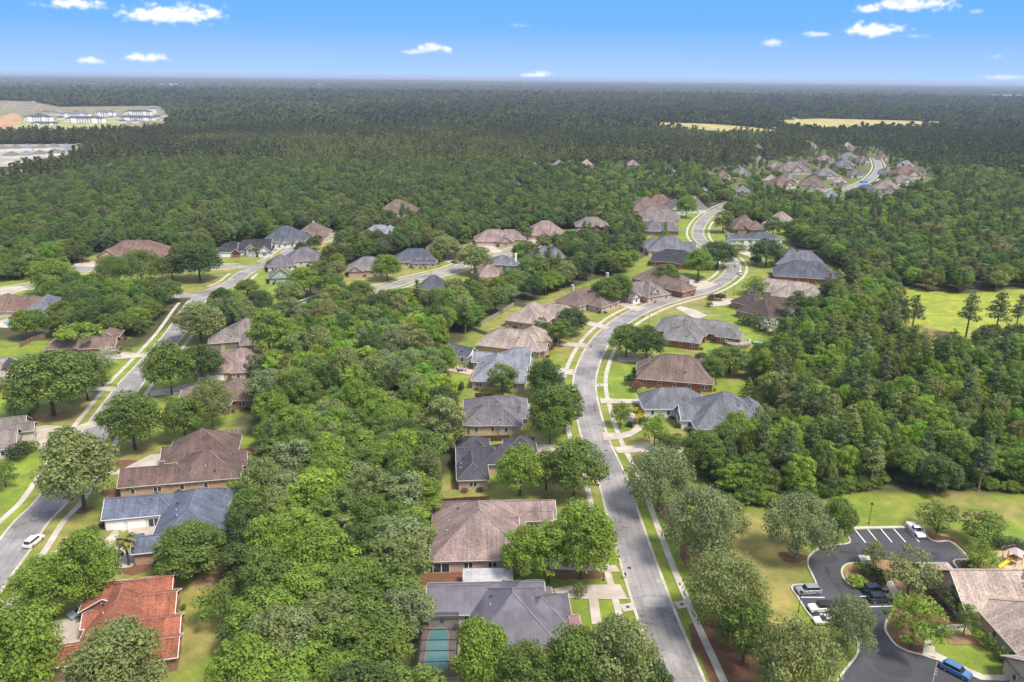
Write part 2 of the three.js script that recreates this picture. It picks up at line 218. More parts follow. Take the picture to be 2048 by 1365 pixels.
const drives = [                                     // driveways and front walks
  [[[12.3,-138.5],[22.5,-139],[23.3,-134.6],[24.1,-134.1],[15.5,-134],[10.1,-134.5],[8.7,-137.1]], 'wide pale driveway of the metal roofed house'],
  [[[15.7,-134.6],[17.6,-134.7],[17.5,-126.4],[15.6,-126.4]], 'narrow walk across the lawn of the metal roofed house'],
  [[[4.4,-148.5],[11.8,-147.7],[22.5,-145.5],[23,-143.2],[11.6,-143.7],[4.3,-144.3]], 'driveway half hidden under the trees by the pinkish brown roof'],
  [[[5.4,-204.4],[15.1,-203],[21.3,-201.3],[21.4,-197.9],[13.5,-199.2],[6.1,-199.1]], 'driveway beside the near black hipped roof'],
  [[[4.8,-233.3],[8.8,-234.2],[9.2,-229.4],[5.5,-229.3]], 'short pale driveway pad by the plum grey roof'],
  [[[14.5,-266.9],[22,-264.6],[21.2,-258.6],[14.7,-260.9]], 'driveway of the light blue grey house'],
  [[[13.8,-295.7],[28.3,-293.7],[29.4,-288.9],[25.9,-288.8],[14.6,-292]], 'driveway of the nearer tan hipped house'],
  [[[30.8,-324.5],[37.7,-319.7],[40.8,-315.6],[38.4,-312.1],[29.4,-319.4]], 'driveway of the farther tan hipped house'],
  [[[47.6,-358.7],[53.8,-352.9],[59.4,-344.8],[55.2,-339],[52.7,-342.1],[45.8,-353.4]], 'driveway with grass strip by the dormered house'],
  [[[90.6,-404.4],[92.5,-401.2],[101,-393.2],[103.3,-389.2],[96.6,-382],[85.6,-373.8],[79.9,-367.1],[77.7,-370.7],[80,-380.3],[85.2,-386.4]], 'broad fan shaped driveway of the dark brown house'],
  [[[38.8,-278.4],[47.1,-277],[46.7,-272.1],[38.6,-273.5]], 'driveway above the brown hip roof house on the curve'],
  [[[28.4,-238.1],[40.9,-237.6],[40.4,-234.3],[28.3,-233.9]], 'driveway reaching the grey L shaped house'],
  [[[26.4,-212.2],[31.6,-211.7],[35.1,-213.8],[37.8,-218.9],[37.2,-222.5],[33.9,-223.2],[34,-226.2],[36.9,-227.1],[40.3,-221.1],[38.7,-214.6],[34.5,-209.7],[31.1,-207.6],[26.4,-206.9]], 'curved driveway with the black car'],
  [[[28.7,-202.4],[37.7,-204.5],[48.8,-203.8],[48.1,-199.1],[36.9,-199.5],[29.4,-198.7]], 'gravelly driveway below the grey L shaped house'],
  [[[76,-349.6],[82.2,-341.7],[84.9,-333.9],[79.2,-327.7],[76.8,-333.6],[73.2,-344.5]], 'driveway of the red brick house'],
  [[[92.5,-357],[100.1,-364.3],[103.2,-362.7],[102.5,-355.7],[96.6,-350.4],[89.3,-348.4]], 'driveway by the planted island of the dark hip roof'],
  [[[-89.4,-150.5],[-89.1,-157.2],[-88.6,-158.5],[-78.9,-160.4],[-76.2,-157.9],[-78,-147.9],[-78.9,-143.1],[-82.3,-142.3],[-86.7,-145.1]], 'bright motor court of the blue grey house'],
  [[[-94.7,-151],[-89.1,-150.7],[-85.9,-147.4],[-83.7,-143],[-91.2,-146.5],[-98.6,-148.3]], 'driveway apron under the bright trees'],
  [[[-103.9,-184.6],[-100.9,-186.3],[-97.3,-194.8],[-93,-195.8],[-90.2,-189.4],[-98.3,-185.8],[-99.4,-183.6],[-102.9,-183]], 'driveway curling behind the long brown roof'],
  [[[-139.6,-210.8],[-135.7,-213],[-126.6,-212.2],[-124.1,-216.5],[-120.9,-215.5],[-120.9,-211.9],[-123.9,-209.8],[-127.8,-206.3],[-129.1,-203.7],[-125.9,-195.9],[-122.7,-194.5],[-124.4,-193.8],[-128,-196.2],[-131.8,-200.4],[-139.8,-209.4]], 'swooping driveway round the clipped hedge'],
  [[[-169.4,-276.7],[-155.8,-278.8],[-134.6,-276.7],[-133.6,-272.3],[-140.8,-270.5],[-151.2,-269.6],[-160.5,-273.6]], 'driveway below the arbor house'],
  [[[-139.4,-244.6],[-132.5,-243.9],[-128.3,-243.1],[-127.7,-239.6],[-132.8,-239.5],[-137.4,-239.8]], 'short driveway beyond the great oak'],
  [[[-117.2,-240.8],[-110.7,-242.7],[-107.6,-247.3],[-103.5,-247.4],[-102.1,-243],[-107.8,-237.6],[-115,-235.8]], 'driveway of the house with the cream garage'],
  [[[-85.5,-125.5],[-80.9,-127.5],[-75.9,-124.9],[-75.3,-121],[-79.9,-119.3],[-83.2,-121.3]], 'shaded driveway of the red roofed house'],
  [[[-99.2,-131.7],[-94.7,-131.5],[-93.4,-128.7],[-97.1,-128.4]], 'pale driveway apron at the lower left'],
  [[[-28,-436.4],[-19.1,-424.5],[-21.6,-419.6],[-33,-428.7],[-40.6,-437.1],[-38,-439.8]], 'driveway with the parked dark car'],
  [[[-22.2,-493.6],[-12.5,-480.1],[-6.2,-464.3],[-10.4,-457.1],[-21.4,-475.2],[-26.6,-488.6]], 'driveway of the pinkish gabled house'],
  [[[9.2,-503.4],[23.4,-500.9],[21.3,-489.6],[11.1,-486],[4.4,-499.9]], 'driveway of the twin gabled house'],
  [[[-144.3,-473.1],[-133.6,-478.2],[-129.8,-469.5],[-136.7,-461.9],[-143.3,-464.4]], 'driveway with two white cars'],
  [[[-135.2,-502],[-124.2,-509.4],[-118,-496.4],[-127.3,-489.4]], 'driveway in front of the white garage doors'],
  [[[-238.4,-423.7],[-234.3,-430.2],[-218.1,-421.1],[-216,-414],[-231.6,-413.3]], 'driveway of the broad brown house by the live oaks'],
  [[[-244.4,-369.4],[-236.2,-371.7],[-227.8,-365.4],[-236.2,-356]], 'pale driveway in the far left corner'],
  [[[-88.9,-589.9],[-75.9,-586.3],[-75,-573.3],[-92.1,-572.2]], 'pale driveway in front of the lone hip roofed house'],
  [[[137,-476],[141.1,-469],[137.3,-453.6],[134.5,-464.4]], 'driveway of the white two storey house'],
];
drives.forEach(([poly, label], i) => { const mb = new MB(); sheet(mb, poly, .135 + (i % 7) * .004); setting(mb.build('driveway', M.drive), label, 'driveway'); });

// the ground itself: lawns, leaf litter under the woods, worn patches; one sheet near, one far beyond
const woodPolys = {
  strip: [[-41.6,-96.2],[-48.6,-119.8],[-51.3,-134.4],[-57.9,-162.5],[-60.5,-181.8],[-64.2,-202.1],[-72.8,-211.8],[-79.5,-234.3],[-82.2,-266.5],[-80.4,-294.9],[-91.4,-314.3],[-80,-318.3],[-54.8,-317],[-31.2,-331.1],[-13,-335.7],[-23.8,-290.7],[-22.7,-244.4],[-21,-216.6],[-17.5,-200],[-15.6,-184.1],[-19.1,-170.2],[-17.6,-150.9],[-16.9,-136.7],[-14.2,-127.4],[-11.9,-96.6]],
  right: [[49.3,-187],[55.7,-171.7],[65.3,-171.5],[83.7,-178.5],[99.7,-183.2],[129.1,-179.5],[158.5,-176.3],[247,-293.7],[191.5,-282.7],[150.7,-267.5],[149.5,-296.5],[154.1,-330.5],[170,-392.1],[137.9,-345.4],[106.1,-295.1],[81.8,-256.6],[84,-238.8],[80.6,-219.2],[72.6,-204.7],[57.2,-198.1],[49.8,-195.6]],
  leftgrove: [[-175.3,-285.7],[-200.2,-317.4],[-220.9,-365.7],[-202.5,-386.1],[-167.1,-372.7],[-148.2,-359.6],[-145,-319.5],[-146.3,-299],[-148.4,-286.6]],
};
const clearPolys = [
  [[-80.3,-79.1],[-229.7,-283.9],[-185.2,-291.4],[-143.9,-280.9],[-139,-286.9],[-143.3,-351],[-137.7,-351.2],[-112.8,-287.8],[-101.6,-307.1],[-89.5,-282.7],[-84,-238.3],[-81.1,-215.1],[-67.2,-205.2],[-59.8,-179.2],[-61.7,-169.3],[-51.3,-132.8],[-36.1,-79.6]],
  [[-9.5,-79.9],[-17.4,-136.7],[-20.5,-170.1],[-16.3,-185.5],[-16.6,-206.5],[-23.1,-240],[-20.9,-290.8],[-12.6,-324.3],[0.1,-346.6],[8,-351.9],[17.8,-368.2],[30.6,-381.1],[39.2,-394.7],[59.3,-413],[64.8,-429.7],[77.1,-456],[84,-504.2],[81.9,-539.1],[92.2,-606.2],[139.8,-654.3],[160,-620.2],[163.6,-575.5],[188.8,-552.9],[170.7,-477.8],[178.2,-419.5],[170,-392.1],[137.9,-345.4],[102.2,-289],[81.8,-256.6],[82,-234.6],[80.7,-215.7],[71,-200.6],[49.3,-187],[55.5,-171.3],[83.2,-177.2],[160.4,-178.9],[86.6,-81]],
  [[-86.6,-362.1],[-90.6,-422.3],[-69.8,-446],[-52.1,-466.3],[-26.6,-488.6],[-8.7,-522.9],[7.9,-531.1],[31.6,-536.1],[63,-545.5],[58,-499.5],[25.1,-470.2],[4.1,-448.4],[1.2,-382.8],[-22,-357.6],[-36.9,-345.2],[-55.4,-334.1],[-73.1,-335.7]],
  [[-232.6,-316.2],[-273.3,-376.9],[-221.6,-389.4],[-237.7,-425],[-234.3,-445.8],[-195.4,-447.8],[-176.6,-414.7],[-163.9,-427.3],[-175.1,-462.7],[-156.2,-487.9],[-137.7,-512],[-122.5,-516.4],[-107.6,-506.9],[-101.2,-447.1],[-98.1,-375.7],[-102.7,-340.1],[-111.7,-326.6],[-128.3,-331.3],[-141.7,-346.8],[-178.4,-382.1],[-214.4,-380.5],[-213.7,-356.9],[-200.2,-317.4]],
];
const clearing = [[193.9,-397.2],[202.6,-381.6],[217.1,-376.5],[255,-387.7],[352.7,-400],[271.9,-300.6],[197.2,-292.1],[178,-287.9],[164.6,-284.1],[152.3,-278.1],[152.5,-296.6],[172.6,-346.7]];
const fields = [[[260.4,-1848.5],[346.5,-1905.6],[440,-1862.5],[501.9,-1761.9],[526.8,-1650.7],[460.2,-1437.4],[358.3,-1434.5],[283.6,-1552.5]], [[627,-2026.2],[804.1,-2184.7],[941.3,-2137.1],[1080.6,-2069.9],[934.1,-1784.5],[807.6,-1665.8],[571.5,-1542.5],[537.2,-1684]]];
const builtUp = [[[-1919.5,-2938],[-1659.2,-2853.2],[-1328,-2430],[-1100.2,-2582.8],[-748.8,-1813.4],[-619.3,-1462],[-638.9,-1333.5],[-847.4,-1279.9]], [[-768.9,-1136.9],[-616,-1174.6],[-501.7,-955.5],[-491.3,-823.4],[-542.4,-793]], [[-500.9,-822.5],[-535.9,-846.6],[-551.5,-822.2],[-508.9,-756.3],[-486.7,-765.9],[-473,-774.9]]];
const farHood = [[169.1,-775.9],[210,-918.2],[344.8,-1059.6],[476.8,-1280.9],[584.2,-1294.8],[521.4,-1120.7],[517.4,-1003],[414.2,-796],[342.8,-715],[252.7,-662.2],[191.5,-680.1]], midHood = [[1.3,-762.1],[7.3,-979.9],[173.3,-1040.9],[144.9,-864],[71.5,-757.1]];
const dry = [[[44.7,-171.5],[57.3,-168.9],[63.9,-167.2],[66.7,-148.7],[58.3,-139.7],[56.6,-131.6],[56.8,-121.5],[45.2,-107.7],[38.2,-119.8],[48.2,-152.2]], [[-68.8,-140.8],[-57.2,-146.4],[-52.8,-132.8],[-61.2,-134.3]], [[-141.9,-232.5],[-133.3,-245.7],[-129.5,-232.9],[-131.7,-219.2],[-141,-217.1]], [[-106.1,-196.4],[-95.9,-201.3],[-95.5,-190.7],[-102.7,-184.9]], [[-128.8,-287.2],[-116.3,-281.8],[-126.4,-306.2],[-116.4,-303.3],[-112.8,-287.8]], [[124.5,-400.5],[138.8,-417.7],[134.2,-390.6],[120.1,-384.9]], [[5.5,-213.8],[9.8,-210.4],[10.9,-202.3],[5.4,-205.4]]];
const lush = [[[35,-267.6],[45.6,-273.1],[41.8,-241.9],[31,-239.4]], [[71.9,-293.9],[98.8,-317.7],[98.3,-294.8],[76.4,-276.8],[69.6,-279.3]], [[-22.5,-263.3],[-14.8,-266],[-13.8,-246.9],[-21.2,-246.7]], [[103.5,-165.8],[119.7,-163.9],[115.2,-156.4],[100.2,-155.2]], [[-133.8,-188.4],[-128.9,-195.8],[-120.9,-188.7],[-115.3,-165.8],[-114.7,-157.1]], [[61.3,-372.8],[81.1,-388.3],[75.7,-359.8],[59.6,-346.5]], [[-120.4,-260.3],[-113.8,-265.5],[-108,-246.4],[-115.4,-246.2]]];
{
  const X0 = -420, X1 = 520, Z0 = -900, Z1 = -40, st = 3.2, nx = Math.round((X1 - X0) / st), nz = Math.round((Z1 - Z0) / st), pos = [], col = [], uv = [], idx = [];
  for (let j = 0; j <= nz; j++) for (let i = 0; i <= nx; i++) {
    const x = X0 + i * st, z = Z0 + j * st, n = fbm(x * .025, z * .025, 4), n2 = fbm(x * .13 + 50, z * .13, 3);
    const clear = clearPolys.some((p) => inside(p, x, z)) || inside(clearing, x, z);
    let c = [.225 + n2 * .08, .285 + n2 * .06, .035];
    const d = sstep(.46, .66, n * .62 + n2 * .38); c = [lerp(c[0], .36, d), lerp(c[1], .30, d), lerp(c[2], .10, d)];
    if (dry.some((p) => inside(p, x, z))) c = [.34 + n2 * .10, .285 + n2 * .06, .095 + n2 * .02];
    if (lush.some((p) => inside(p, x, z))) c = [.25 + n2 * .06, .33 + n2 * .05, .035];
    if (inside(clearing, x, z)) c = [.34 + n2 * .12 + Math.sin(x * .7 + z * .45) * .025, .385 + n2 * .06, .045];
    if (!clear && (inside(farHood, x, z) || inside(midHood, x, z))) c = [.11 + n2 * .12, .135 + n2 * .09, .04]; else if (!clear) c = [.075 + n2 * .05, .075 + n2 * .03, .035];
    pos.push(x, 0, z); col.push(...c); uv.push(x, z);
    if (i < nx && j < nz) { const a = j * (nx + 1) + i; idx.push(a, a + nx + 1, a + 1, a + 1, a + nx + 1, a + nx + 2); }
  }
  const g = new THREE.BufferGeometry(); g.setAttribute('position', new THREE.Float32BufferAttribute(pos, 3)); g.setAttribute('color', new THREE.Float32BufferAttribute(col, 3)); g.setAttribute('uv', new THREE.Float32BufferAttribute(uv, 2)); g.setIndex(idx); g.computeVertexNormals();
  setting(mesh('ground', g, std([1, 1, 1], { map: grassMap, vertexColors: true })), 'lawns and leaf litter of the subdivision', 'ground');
  const far = new MB(), R = 60000; far.quad(V(-R, -.4, 2000), V(R, -.4, 2000), V(R, -.4, -R), V(-R, -.4, -R));
  setting(far.build('terrain', std([.052, .066, .045], { map: dirtMap })), 'dark wooded plain reaching to the horizon', 'terrain');
}
fields.forEach((f, i) => { const mb = new MB(); sheet(mb, smoothClosed(f, 20), 1 + i * .1); setting(mb.build('field', M.field), i ? 'long yellow field in front of the far woods' : 'narrow yellow field behind the pines', 'field'); });
{ const mb = new MB(); sheet(mb, [[-1245.5,-1794.9],[-1155.2,-1860.1],[-1239.6,-2046.8],[-1168.5,-1955.3],[-1000,-1682.7],[-850.7,-1423.9],[-844.5,-1325.3],[-903.5,-1293.6]], .3); setting(mb.build('bare_soil', M.soil), 'orange bare soil of the far building site', 'soil');
  const m2 = new MB(); sheet(m2, [[-1046.7,-1751.9],[-843.7,-1793.8],[-670.5,-1401],[-785.3,-1334.3],[-861.7,-1422.1]], .5); setting(m2.build('field', std([.40, .42, .17], { map: dirtMap })), 'mown strip in front of the white apartment blocks', 'field');
  const m4 = new MB(); sheet(m4, [[-2129.8,-2986.2],[-1687.2,-2901.8],[-1347.1,-2465.3],[-1114.2,-2623.6],[-768.1,-1852.7],[-630.2,-1488.1],[-649.1,-1355.2],[-917.9,-1269.5]], .15); setting(m4.build('yard', std([.27, .27, .15], { map: dirtMap })), 'tan and grassy ground of the far development', 'yard'); const m5 = new MB(); sheet(m5, farHood, -.2); setting(m5.build('yard', std([.135, .165, .05], { map: dirtMap })), 'lawns of the far right cluster of houses', 'yard'); const m3 = new MB(); sheet(m3, [[-794.3,-1133.6],[-610.4,-1166.4],[-517.3,-978.1],[-527.7,-886.7],[-594.7,-840.9]], .4); setting(m3.build('yard', std([.45, .43, .40], { map: dirtMap })), 'paved yards round the far row houses', 'yard'); }

// pine straw beds and worn earth
for (const [c, rx, rz, m, label] of [[[13.7,-143.5], 6.5, 3.2, 'mulch', 'red mulch bed under the trees by the pinkish brown roof'], [[40.5,-149.2], 4, 5, 'mulch', 'mulch under the big grey green street tree'], [[-100.4,-166.1], 2.2, 1.8, 'mulch', 'round mulch ring under the tall street tree'], [[52.1,-332.7], 6, 3, 'mulch', 'red mulch bed with low plants by the sidewalk'], [[61,-149.5], 3.2, 2, 'mulch', 'mulch ring under the pale tree by the car park'], [[40.2,-117.3], 7, 12, 'mulch', 'broad pine straw bed along the sidewalk'], [[-99.7,-189.7], 6, 2.4, 'mulch', 'dark mulch bed beside the curling driveway'], [[-95.9,-174.6], 4, 3, 'mulch', 'mulch at the corner of the long brown roof'], [[-78.1,-143.8], 4, 3, 'mulch', 'mulch round the palm'], [[-69.9,-197.9], 5, 2.2, 'mulch', 'mulch bed on the far side of the long brown roof'], [[37.8,-166.7], 2.5, 7, 'mulch', 'pine straw strip beside the sidewalk'], [[-136.9,-219.1], 7, 3.5, 'dirt', 'bare earth round the foot of the great oak'], [[-58.7,-138.4], 5, 2.5, 'dirt', 'worn earth ring in the back yard'], [[166.3,-311.2], 14, 10, 'dirt', 'bare earth at the edge of the clearing'], [[110.5,-296.5], 7, 6, 'dirt', 'bare earth gap in the right woods'], [[87,-201], 5, 3, 'dirt', 'dirt beside the hidden deck'], [[112.5,-168.2], 4, 1.5, 'dirt', 'worn patch in the lawn behind the car park'], [[-11.7,-140.5], 8, 3, 'mulch', 'mulch behind the white patio roof']]) {
  const r = rng(Math.round(c[0] * 31 + c[1] * 7)), ph = r() * 6, poly = Array.from({ length: 26 }, (_, i) => { const a = i / 26 * 2 * Math.PI, k = 1 + .14 * Math.sin(3 * a + ph) + (r() - .5) * .14; return [c[0] + Math.cos(a) * rx * k, c[1] + Math.sin(a) * rz * k]; }), mb = new MB();
  sheet(mb, poly, .03); setting(mb.build('mulch_bed', M[m]), label, 'mulch bed');
}

// ---------------------------------------------------------------- the car park at the lower right
const lotEdge = [[76.5,-160.5],[76.2,-156.1],[75.7,-155.3],[74.4,-154.7],[72.7,-154.4],[70.4,-154],[67.8,-152.6],[65.9,-151],[64.3,-149],[63.3,-146.2],[63.1,-143.4],[62.8,-139.7],[57.5,-139],[57.5,-135.4],[57.7,-131.4],[58.1,-127.7],[63.2,-126],[64,-124.2],[63.9,-121.6],[62.6,-118.9],[59.7,-115.7],[56,-111.7],[52.7,-107.8],[49.6,-101.4],[84.8,-101.8],[85.3,-109.4],[82.3,-113.6],[79.2,-116.2],[76,-117.7],[74.3,-118.7],[72.2,-119.6],[70.8,-121],[70.5,-123.3],[70.7,-125.9],[72.4,-128.8],[75.2,-132.8],[76,-136.6],[76.3,-139.3],[72.6,-138.9],[71,-138.9],[69.7,-139.7],[69.2,-141.7],[69.8,-144.6],[71.6,-146.8],[74.3,-147.7],[79.7,-149],[85,-148.7],[88,-147.2],[87.8,-143.8],[94.8,-144.5],[95.2,-148.3],[98.9,-149.5],[98.5,-156.3],[95.7,-156.1],[94.7,-156.7],[94.3,-158.7],[95.4,-161.7],[92,-161.8]];
{
  const mb = new MB(); sheet(mb, lotEdge, .06); setting(mb.build('car_park', M.tar), 'black asphalt car park winding round a planted island', 'car park');
  const kerb = (pts, label, w = .4) => { const k = new MB(); strip(k, spline(pts, 1), -w / 2, w / 2, .2, .2); setting(k.build('kerb', M.concrete), label, 'kerb'); };
  kerb([[76.5,-160.7],[76.2,-156.1],[75.7,-155.3],[74.4,-154.7],[72.7,-154.4],[70.4,-154],[67.8,-152.6],[65.9,-151],[64.3,-149],[63.3,-146.2],[63.1,-143.4],[62.8,-139.7]], 'kerb sweeping round the pale tree beside the car park');
  kerb([[62.8,-139.6],[57.5,-139],[57.5,-135.4],[57.7,-131.4],[58.3,-127.5]], 'kerb at the head of the white jeep bays');
  kerb([[63.3,-126.3],[64,-124.2],[63.9,-121.6],[62.6,-118.9],[59.7,-115.7],[56,-111.7],[52.7,-107.8]], 'kerb bulging toward the car park exit');
  kerb([[82.3,-113.8],[79.3,-116.3],[76,-117.8],[74.4,-118.8],[72.3,-119.7],[70.8,-121.2],[70.5,-123.5],[70.7,-125.9],[72.4,-128.8]], 'kerb in front of the tan building');
  kerb([[76.3,-139.3],[72.6,-138.9],[71,-138.9],[69.7,-139.7],[69.2,-141.7],[69.8,-144.6],[71.6,-146.8],[74.3,-147.7]], 'rounded kerb of the planted island');
  kerb([[87.6,-143.6],[94.7,-144.3]], 'kerb below the two painted bays'); kerb([[94.8,-144.5],[95.2,-148.3],[96.1,-149.1],[98.9,-149.5],[98.5,-156.3],[95.7,-156.1],[94.7,-156.7],[94.3,-158.7],[95.2,-161.3]], 'zigzag kerb behind the white pickup'); kerb([[77,-161.3],[92.1,-162.1],[95.5,-161.9]], 'straight kerb at the head of the upper bays', .9);
  for (const [a, b, l] of [[[79.2,-160.9], [79.4,-155.4], 'first'], [[82.2,-161.1], [82.3,-155.5], 'second'], [[85.3,-161.3], [85.4,-155.7], 'third'], [[88.3,-161.4], [88.5,-155.8], 'fourth'], [[91.4,-161.6], [91.6,-156], 'fifth']]) { const m = new MB(); strip(m, [a, b], -.09, .09, .066); setting(m.build('bay_marking', M.paint), `white bay line, ${l} from the left along the upper kerb`, 'marking'); }
  for (const [a, b, l] of [[[89.1,-147.8], [89.5,-144.2], 'white bay line beside the blue disabled sign'], [[92,-148.1], [92.4,-144.4], 'white bay line right of the blue disabled sign'], [[58,-135.4], [62.9,-135.4], 'white bay line below the silver grey SUV'], [[60,-130.2], [62.9,-130.3], 'white bay line below the white jeep'], [[70.1,-135.9], [71.7,-135.9], 'white bay line between the two black cars'], [[70.3,-132.6], [75.2,-132.9], 'white bay line below the black SUV']]) { const m = new MB(); strip(m, [a, b], -.09, .09, .066); setting(m.build('bay_marking', M.paint), l, 'marking'); }
  for (const [c, rx, rz, t, l] of [[[74.9,-151.3], 2.6, .8, .1, 'dark oily patch above the island'], [[66.7,-144.3], .5, 1.9, .2, 'dark patch at the start of the tar seam'], [[67,-139.5], .7, .8, 0, 'small dark patch on the tar seam'], [[70.8,-130.3], 1.6, .5, 0, 'dark patch below the black SUV bay'], [[92.4,-151.5], 1.5, .6, .3, 'dark patch in the upper bays turning space'], [[69.8,-122.9], 1.2, .9, 0, 'dark patch against the kerb'], [[77.2,-154.9], .9, .3, 0, 'small dark mark below the first bay line'], [[92.4,-149.6], 1.2, .5, -.6, 'smeared dark patch above the lower bays']]) {
    const r = rng(Math.round(c[0] * 77)), m = new MB(); sheet(m, Array.from({ length: 18 }, (_, i) => { const a = i / 18 * 2 * Math.PI, k = .8 + r() * .4, x = Math.cos(a) * rx * k, z = Math.sin(a) * rz * k; return [c[0] + x * Math.cos(t) - z * Math.sin(t), c[1] + x * Math.sin(t) + z * Math.cos(t)]; }), .064); setting(m.build('tar_patch', M.patch), l, 'patch');
  }
  const seam = new MB(); strip(seam, spline([[66.6,-144],[66.4,-142.2],[66.5,-140.1],[66.7,-137.5],[67,-135.8]], 1), -.14, .14, .069); setting(seam.build('tar_seam', M.patch), 'crooked black tar seam across the car park', 'patch');
  for (const [poly, label] of [[[[77,-140.8],[78.9,-141.7],[78.6,-135.7],[76.7,-134.7],[76.8,-136.7]], 'short sidewalk beside the black SUV'], [[[87.6,-143.6],[106,-144.3],[106.7,-143.6],[87.2,-142.8]], 'sidewalk along the back of the tan building'], [[[77,-123.4],[78.7,-123.5],[76.4,-118.3],[74.4,-119]], 'front walk leading up from the car park'], [[[80.2,-126.9],[90.9,-128.2],[90.5,-126.5],[79.4,-125]], 'walk running to the tan building door'], [[[77,-119.8],[78.7,-117.9],[82.3,-113.9],[86.3,-114],[90.1,-114.9],[89.3,-113.5],[85.4,-112.5],[81.4,-112.7],[76.1,-117.7]], 'sidewalk curving past the blue SUV'], [[[75.6,-150.4],[78,-150.4],[77.6,-148.5],[75.3,-148.1]], 'pale concrete pad at the tip of the island']]) { const m = new MB(); sheet(m, poly, .14); setting(m.build('sidewalk', M.concrete), label, 'sidewalk'); }
  for (const [poly, mat, label] of [[[[71.8,-146.4],[74.1,-147.4],[80.6,-148.6],[85,-148.3],[87.5,-146.9],[87.3,-143.3],[85.7,-136.8],[81.7,-135.1],[78.8,-135.7],[78.9,-141.4],[76.6,-140],[73.1,-139.6],[71.3,-139.4],[70.1,-140.2],[69.7,-142.1],[70.2,-144.4]], 'dirt', 'planted island bed'], [[[78.7,-135.1],[85.7,-137.1],[88.2,-130.6],[90.3,-128.2],[80.2,-126.9],[77.1,-123.7],[74.6,-119.2],[72.5,-119.8],[71.2,-121.4],[70.8,-123.6],[71.3,-126.2],[73.4,-129.4]], 'mulch', 'red mulch in front of the tan building'], [[[95.4,-160.8],[97.6,-158.8],[100.4,-157.2],[100.1,-150.8],[98.8,-156.7],[96,-156.5],[95,-157.1]], 'mulch', 'mulch behind the white pickup'], [[[95,-144.5],[95.4,-148.1],[99,-149.1],[102.5,-148.3],[103,-144.6]], 'mulch', 'mulch beside the lower bays'], [[[81.3,-124.6],[88.5,-125.9],[88.3,-120.6],[85.4,-121.9],[80.8,-121.8]], 'dirt', 'bare bed inside the front walk']]) { const m = new MB(); sheet(m, poly, .1); setting(m.build('mulch_bed', M[mat]), label, 'mulch bed'); }
  const s = new MB(); sheet(s, smoothClosed([[105.9,-152.5],[112.9,-152.6],[124.6,-151.7],[119.6,-144.2],[107.3,-144.7],[105,-146.1],[104.5,-149]]), .05); setting(s.build('sand_pit', M.sand), 'tan sand of the playground', 'sand');
}
// tyre worn lanes on the two near streets
for (const k of ['main', 'left']) for (const o of [-2.3, -1.0, 1.0, 2.3]) { const m = new MB(); strip(m, roadLines[k], o - .28, o + .28, .072); setting(m.build('tyre_track', M.track), `darker tyre worn lane line on the ${k === 'main' ? 'curving main' : 'left'} street, ${o < -2 ? 'outermost on one side' : o < 0 ? 'inner on one side' : o < 2 ? 'inner on the other side' : 'outermost on the other side'}`, 'tyre track'); }
// repairs and stains on the street
for (const [c, rx, rz, t, m, l] of [[[27.1,-206.2], 1.5, 2.6, .2, 'stain', 'dark damp stain on the street below the curved driveway'], [[28.6,-133.3], 2.2, 1.6, 0, 'repair', 'pale repair patch in the near street'], [[31,-140.2], .9, .7, .3, 'repair', 'small pale patch by the right gutter'], [[26.2,-231.1], .5, 5, .1, 'stain', 'dark streak along the gutter on the bend'], [[-127.7,-259], 1.4, 3.2, .6, 'repair', 'pale repair patch on the left street'], [[31.8,-128.1], .5, 1.2, 0, 'stain', 'oil stain near the right gutter']]) {
  const r = rng(Math.round(Math.abs(c[0] * 53))), k = new MB(); sheet(k, Array.from({ length: 20 }, (_, i) => { const a = i / 20 * 2 * Math.PI, q = m === 'repair' ? 1 / Math.max(Math.abs(Math.cos(a)), Math.abs(Math.sin(a))) * (.95 + r() * .06) : .7 + r() * .5, x = Math.cos(a) * rx * q, z = Math.sin(a) * rz * q; return [c[0] + x * Math.cos(t) - z * Math.sin(t), c[1] + x * Math.sin(t) + z * Math.cos(t)]; }), .078); setting(k.build('road_patch', m === 'stain' ? M.stain : M.repair), l, 'patch');
}
// drain inlets and manhole covers
for (const [c, t, l] of [[[25.2,-144.8], .3, 'dark iron manhole cover in the near street'], [[22.7,-238.3], .2, 'iron manhole cover on the bend'], [[26.4,-200.5], .2, 'iron manhole cover beside the gravelly driveway']]) { const m = new MB(); m.tube(V(c[0], .05, c[1]), V(c[0], .075, c[1]), .42, .42, 14); tag(m.build('manhole_cover', M.black), l, 'manhole'); }
for (const [c, l] of [[[23.1,-131.6], 'concrete drain inlet pad left of the near street'], [[33.8,-132.6], 'concrete drain inlet pad right of the near street'], [[29.5,-249.9], 'small concrete drain pad on the bend']]) { const g = thing('drain_inlet', l, 'drain', c[0], c[1], .25); new MB().box(0, 0, 0, 2.6, .16, 2.2).build('pad', M.concrete, g); new MB().tube(V(0, .16, 0), V(0, .18, 0), .34, .34, 12).build('lid', M.black, g); }

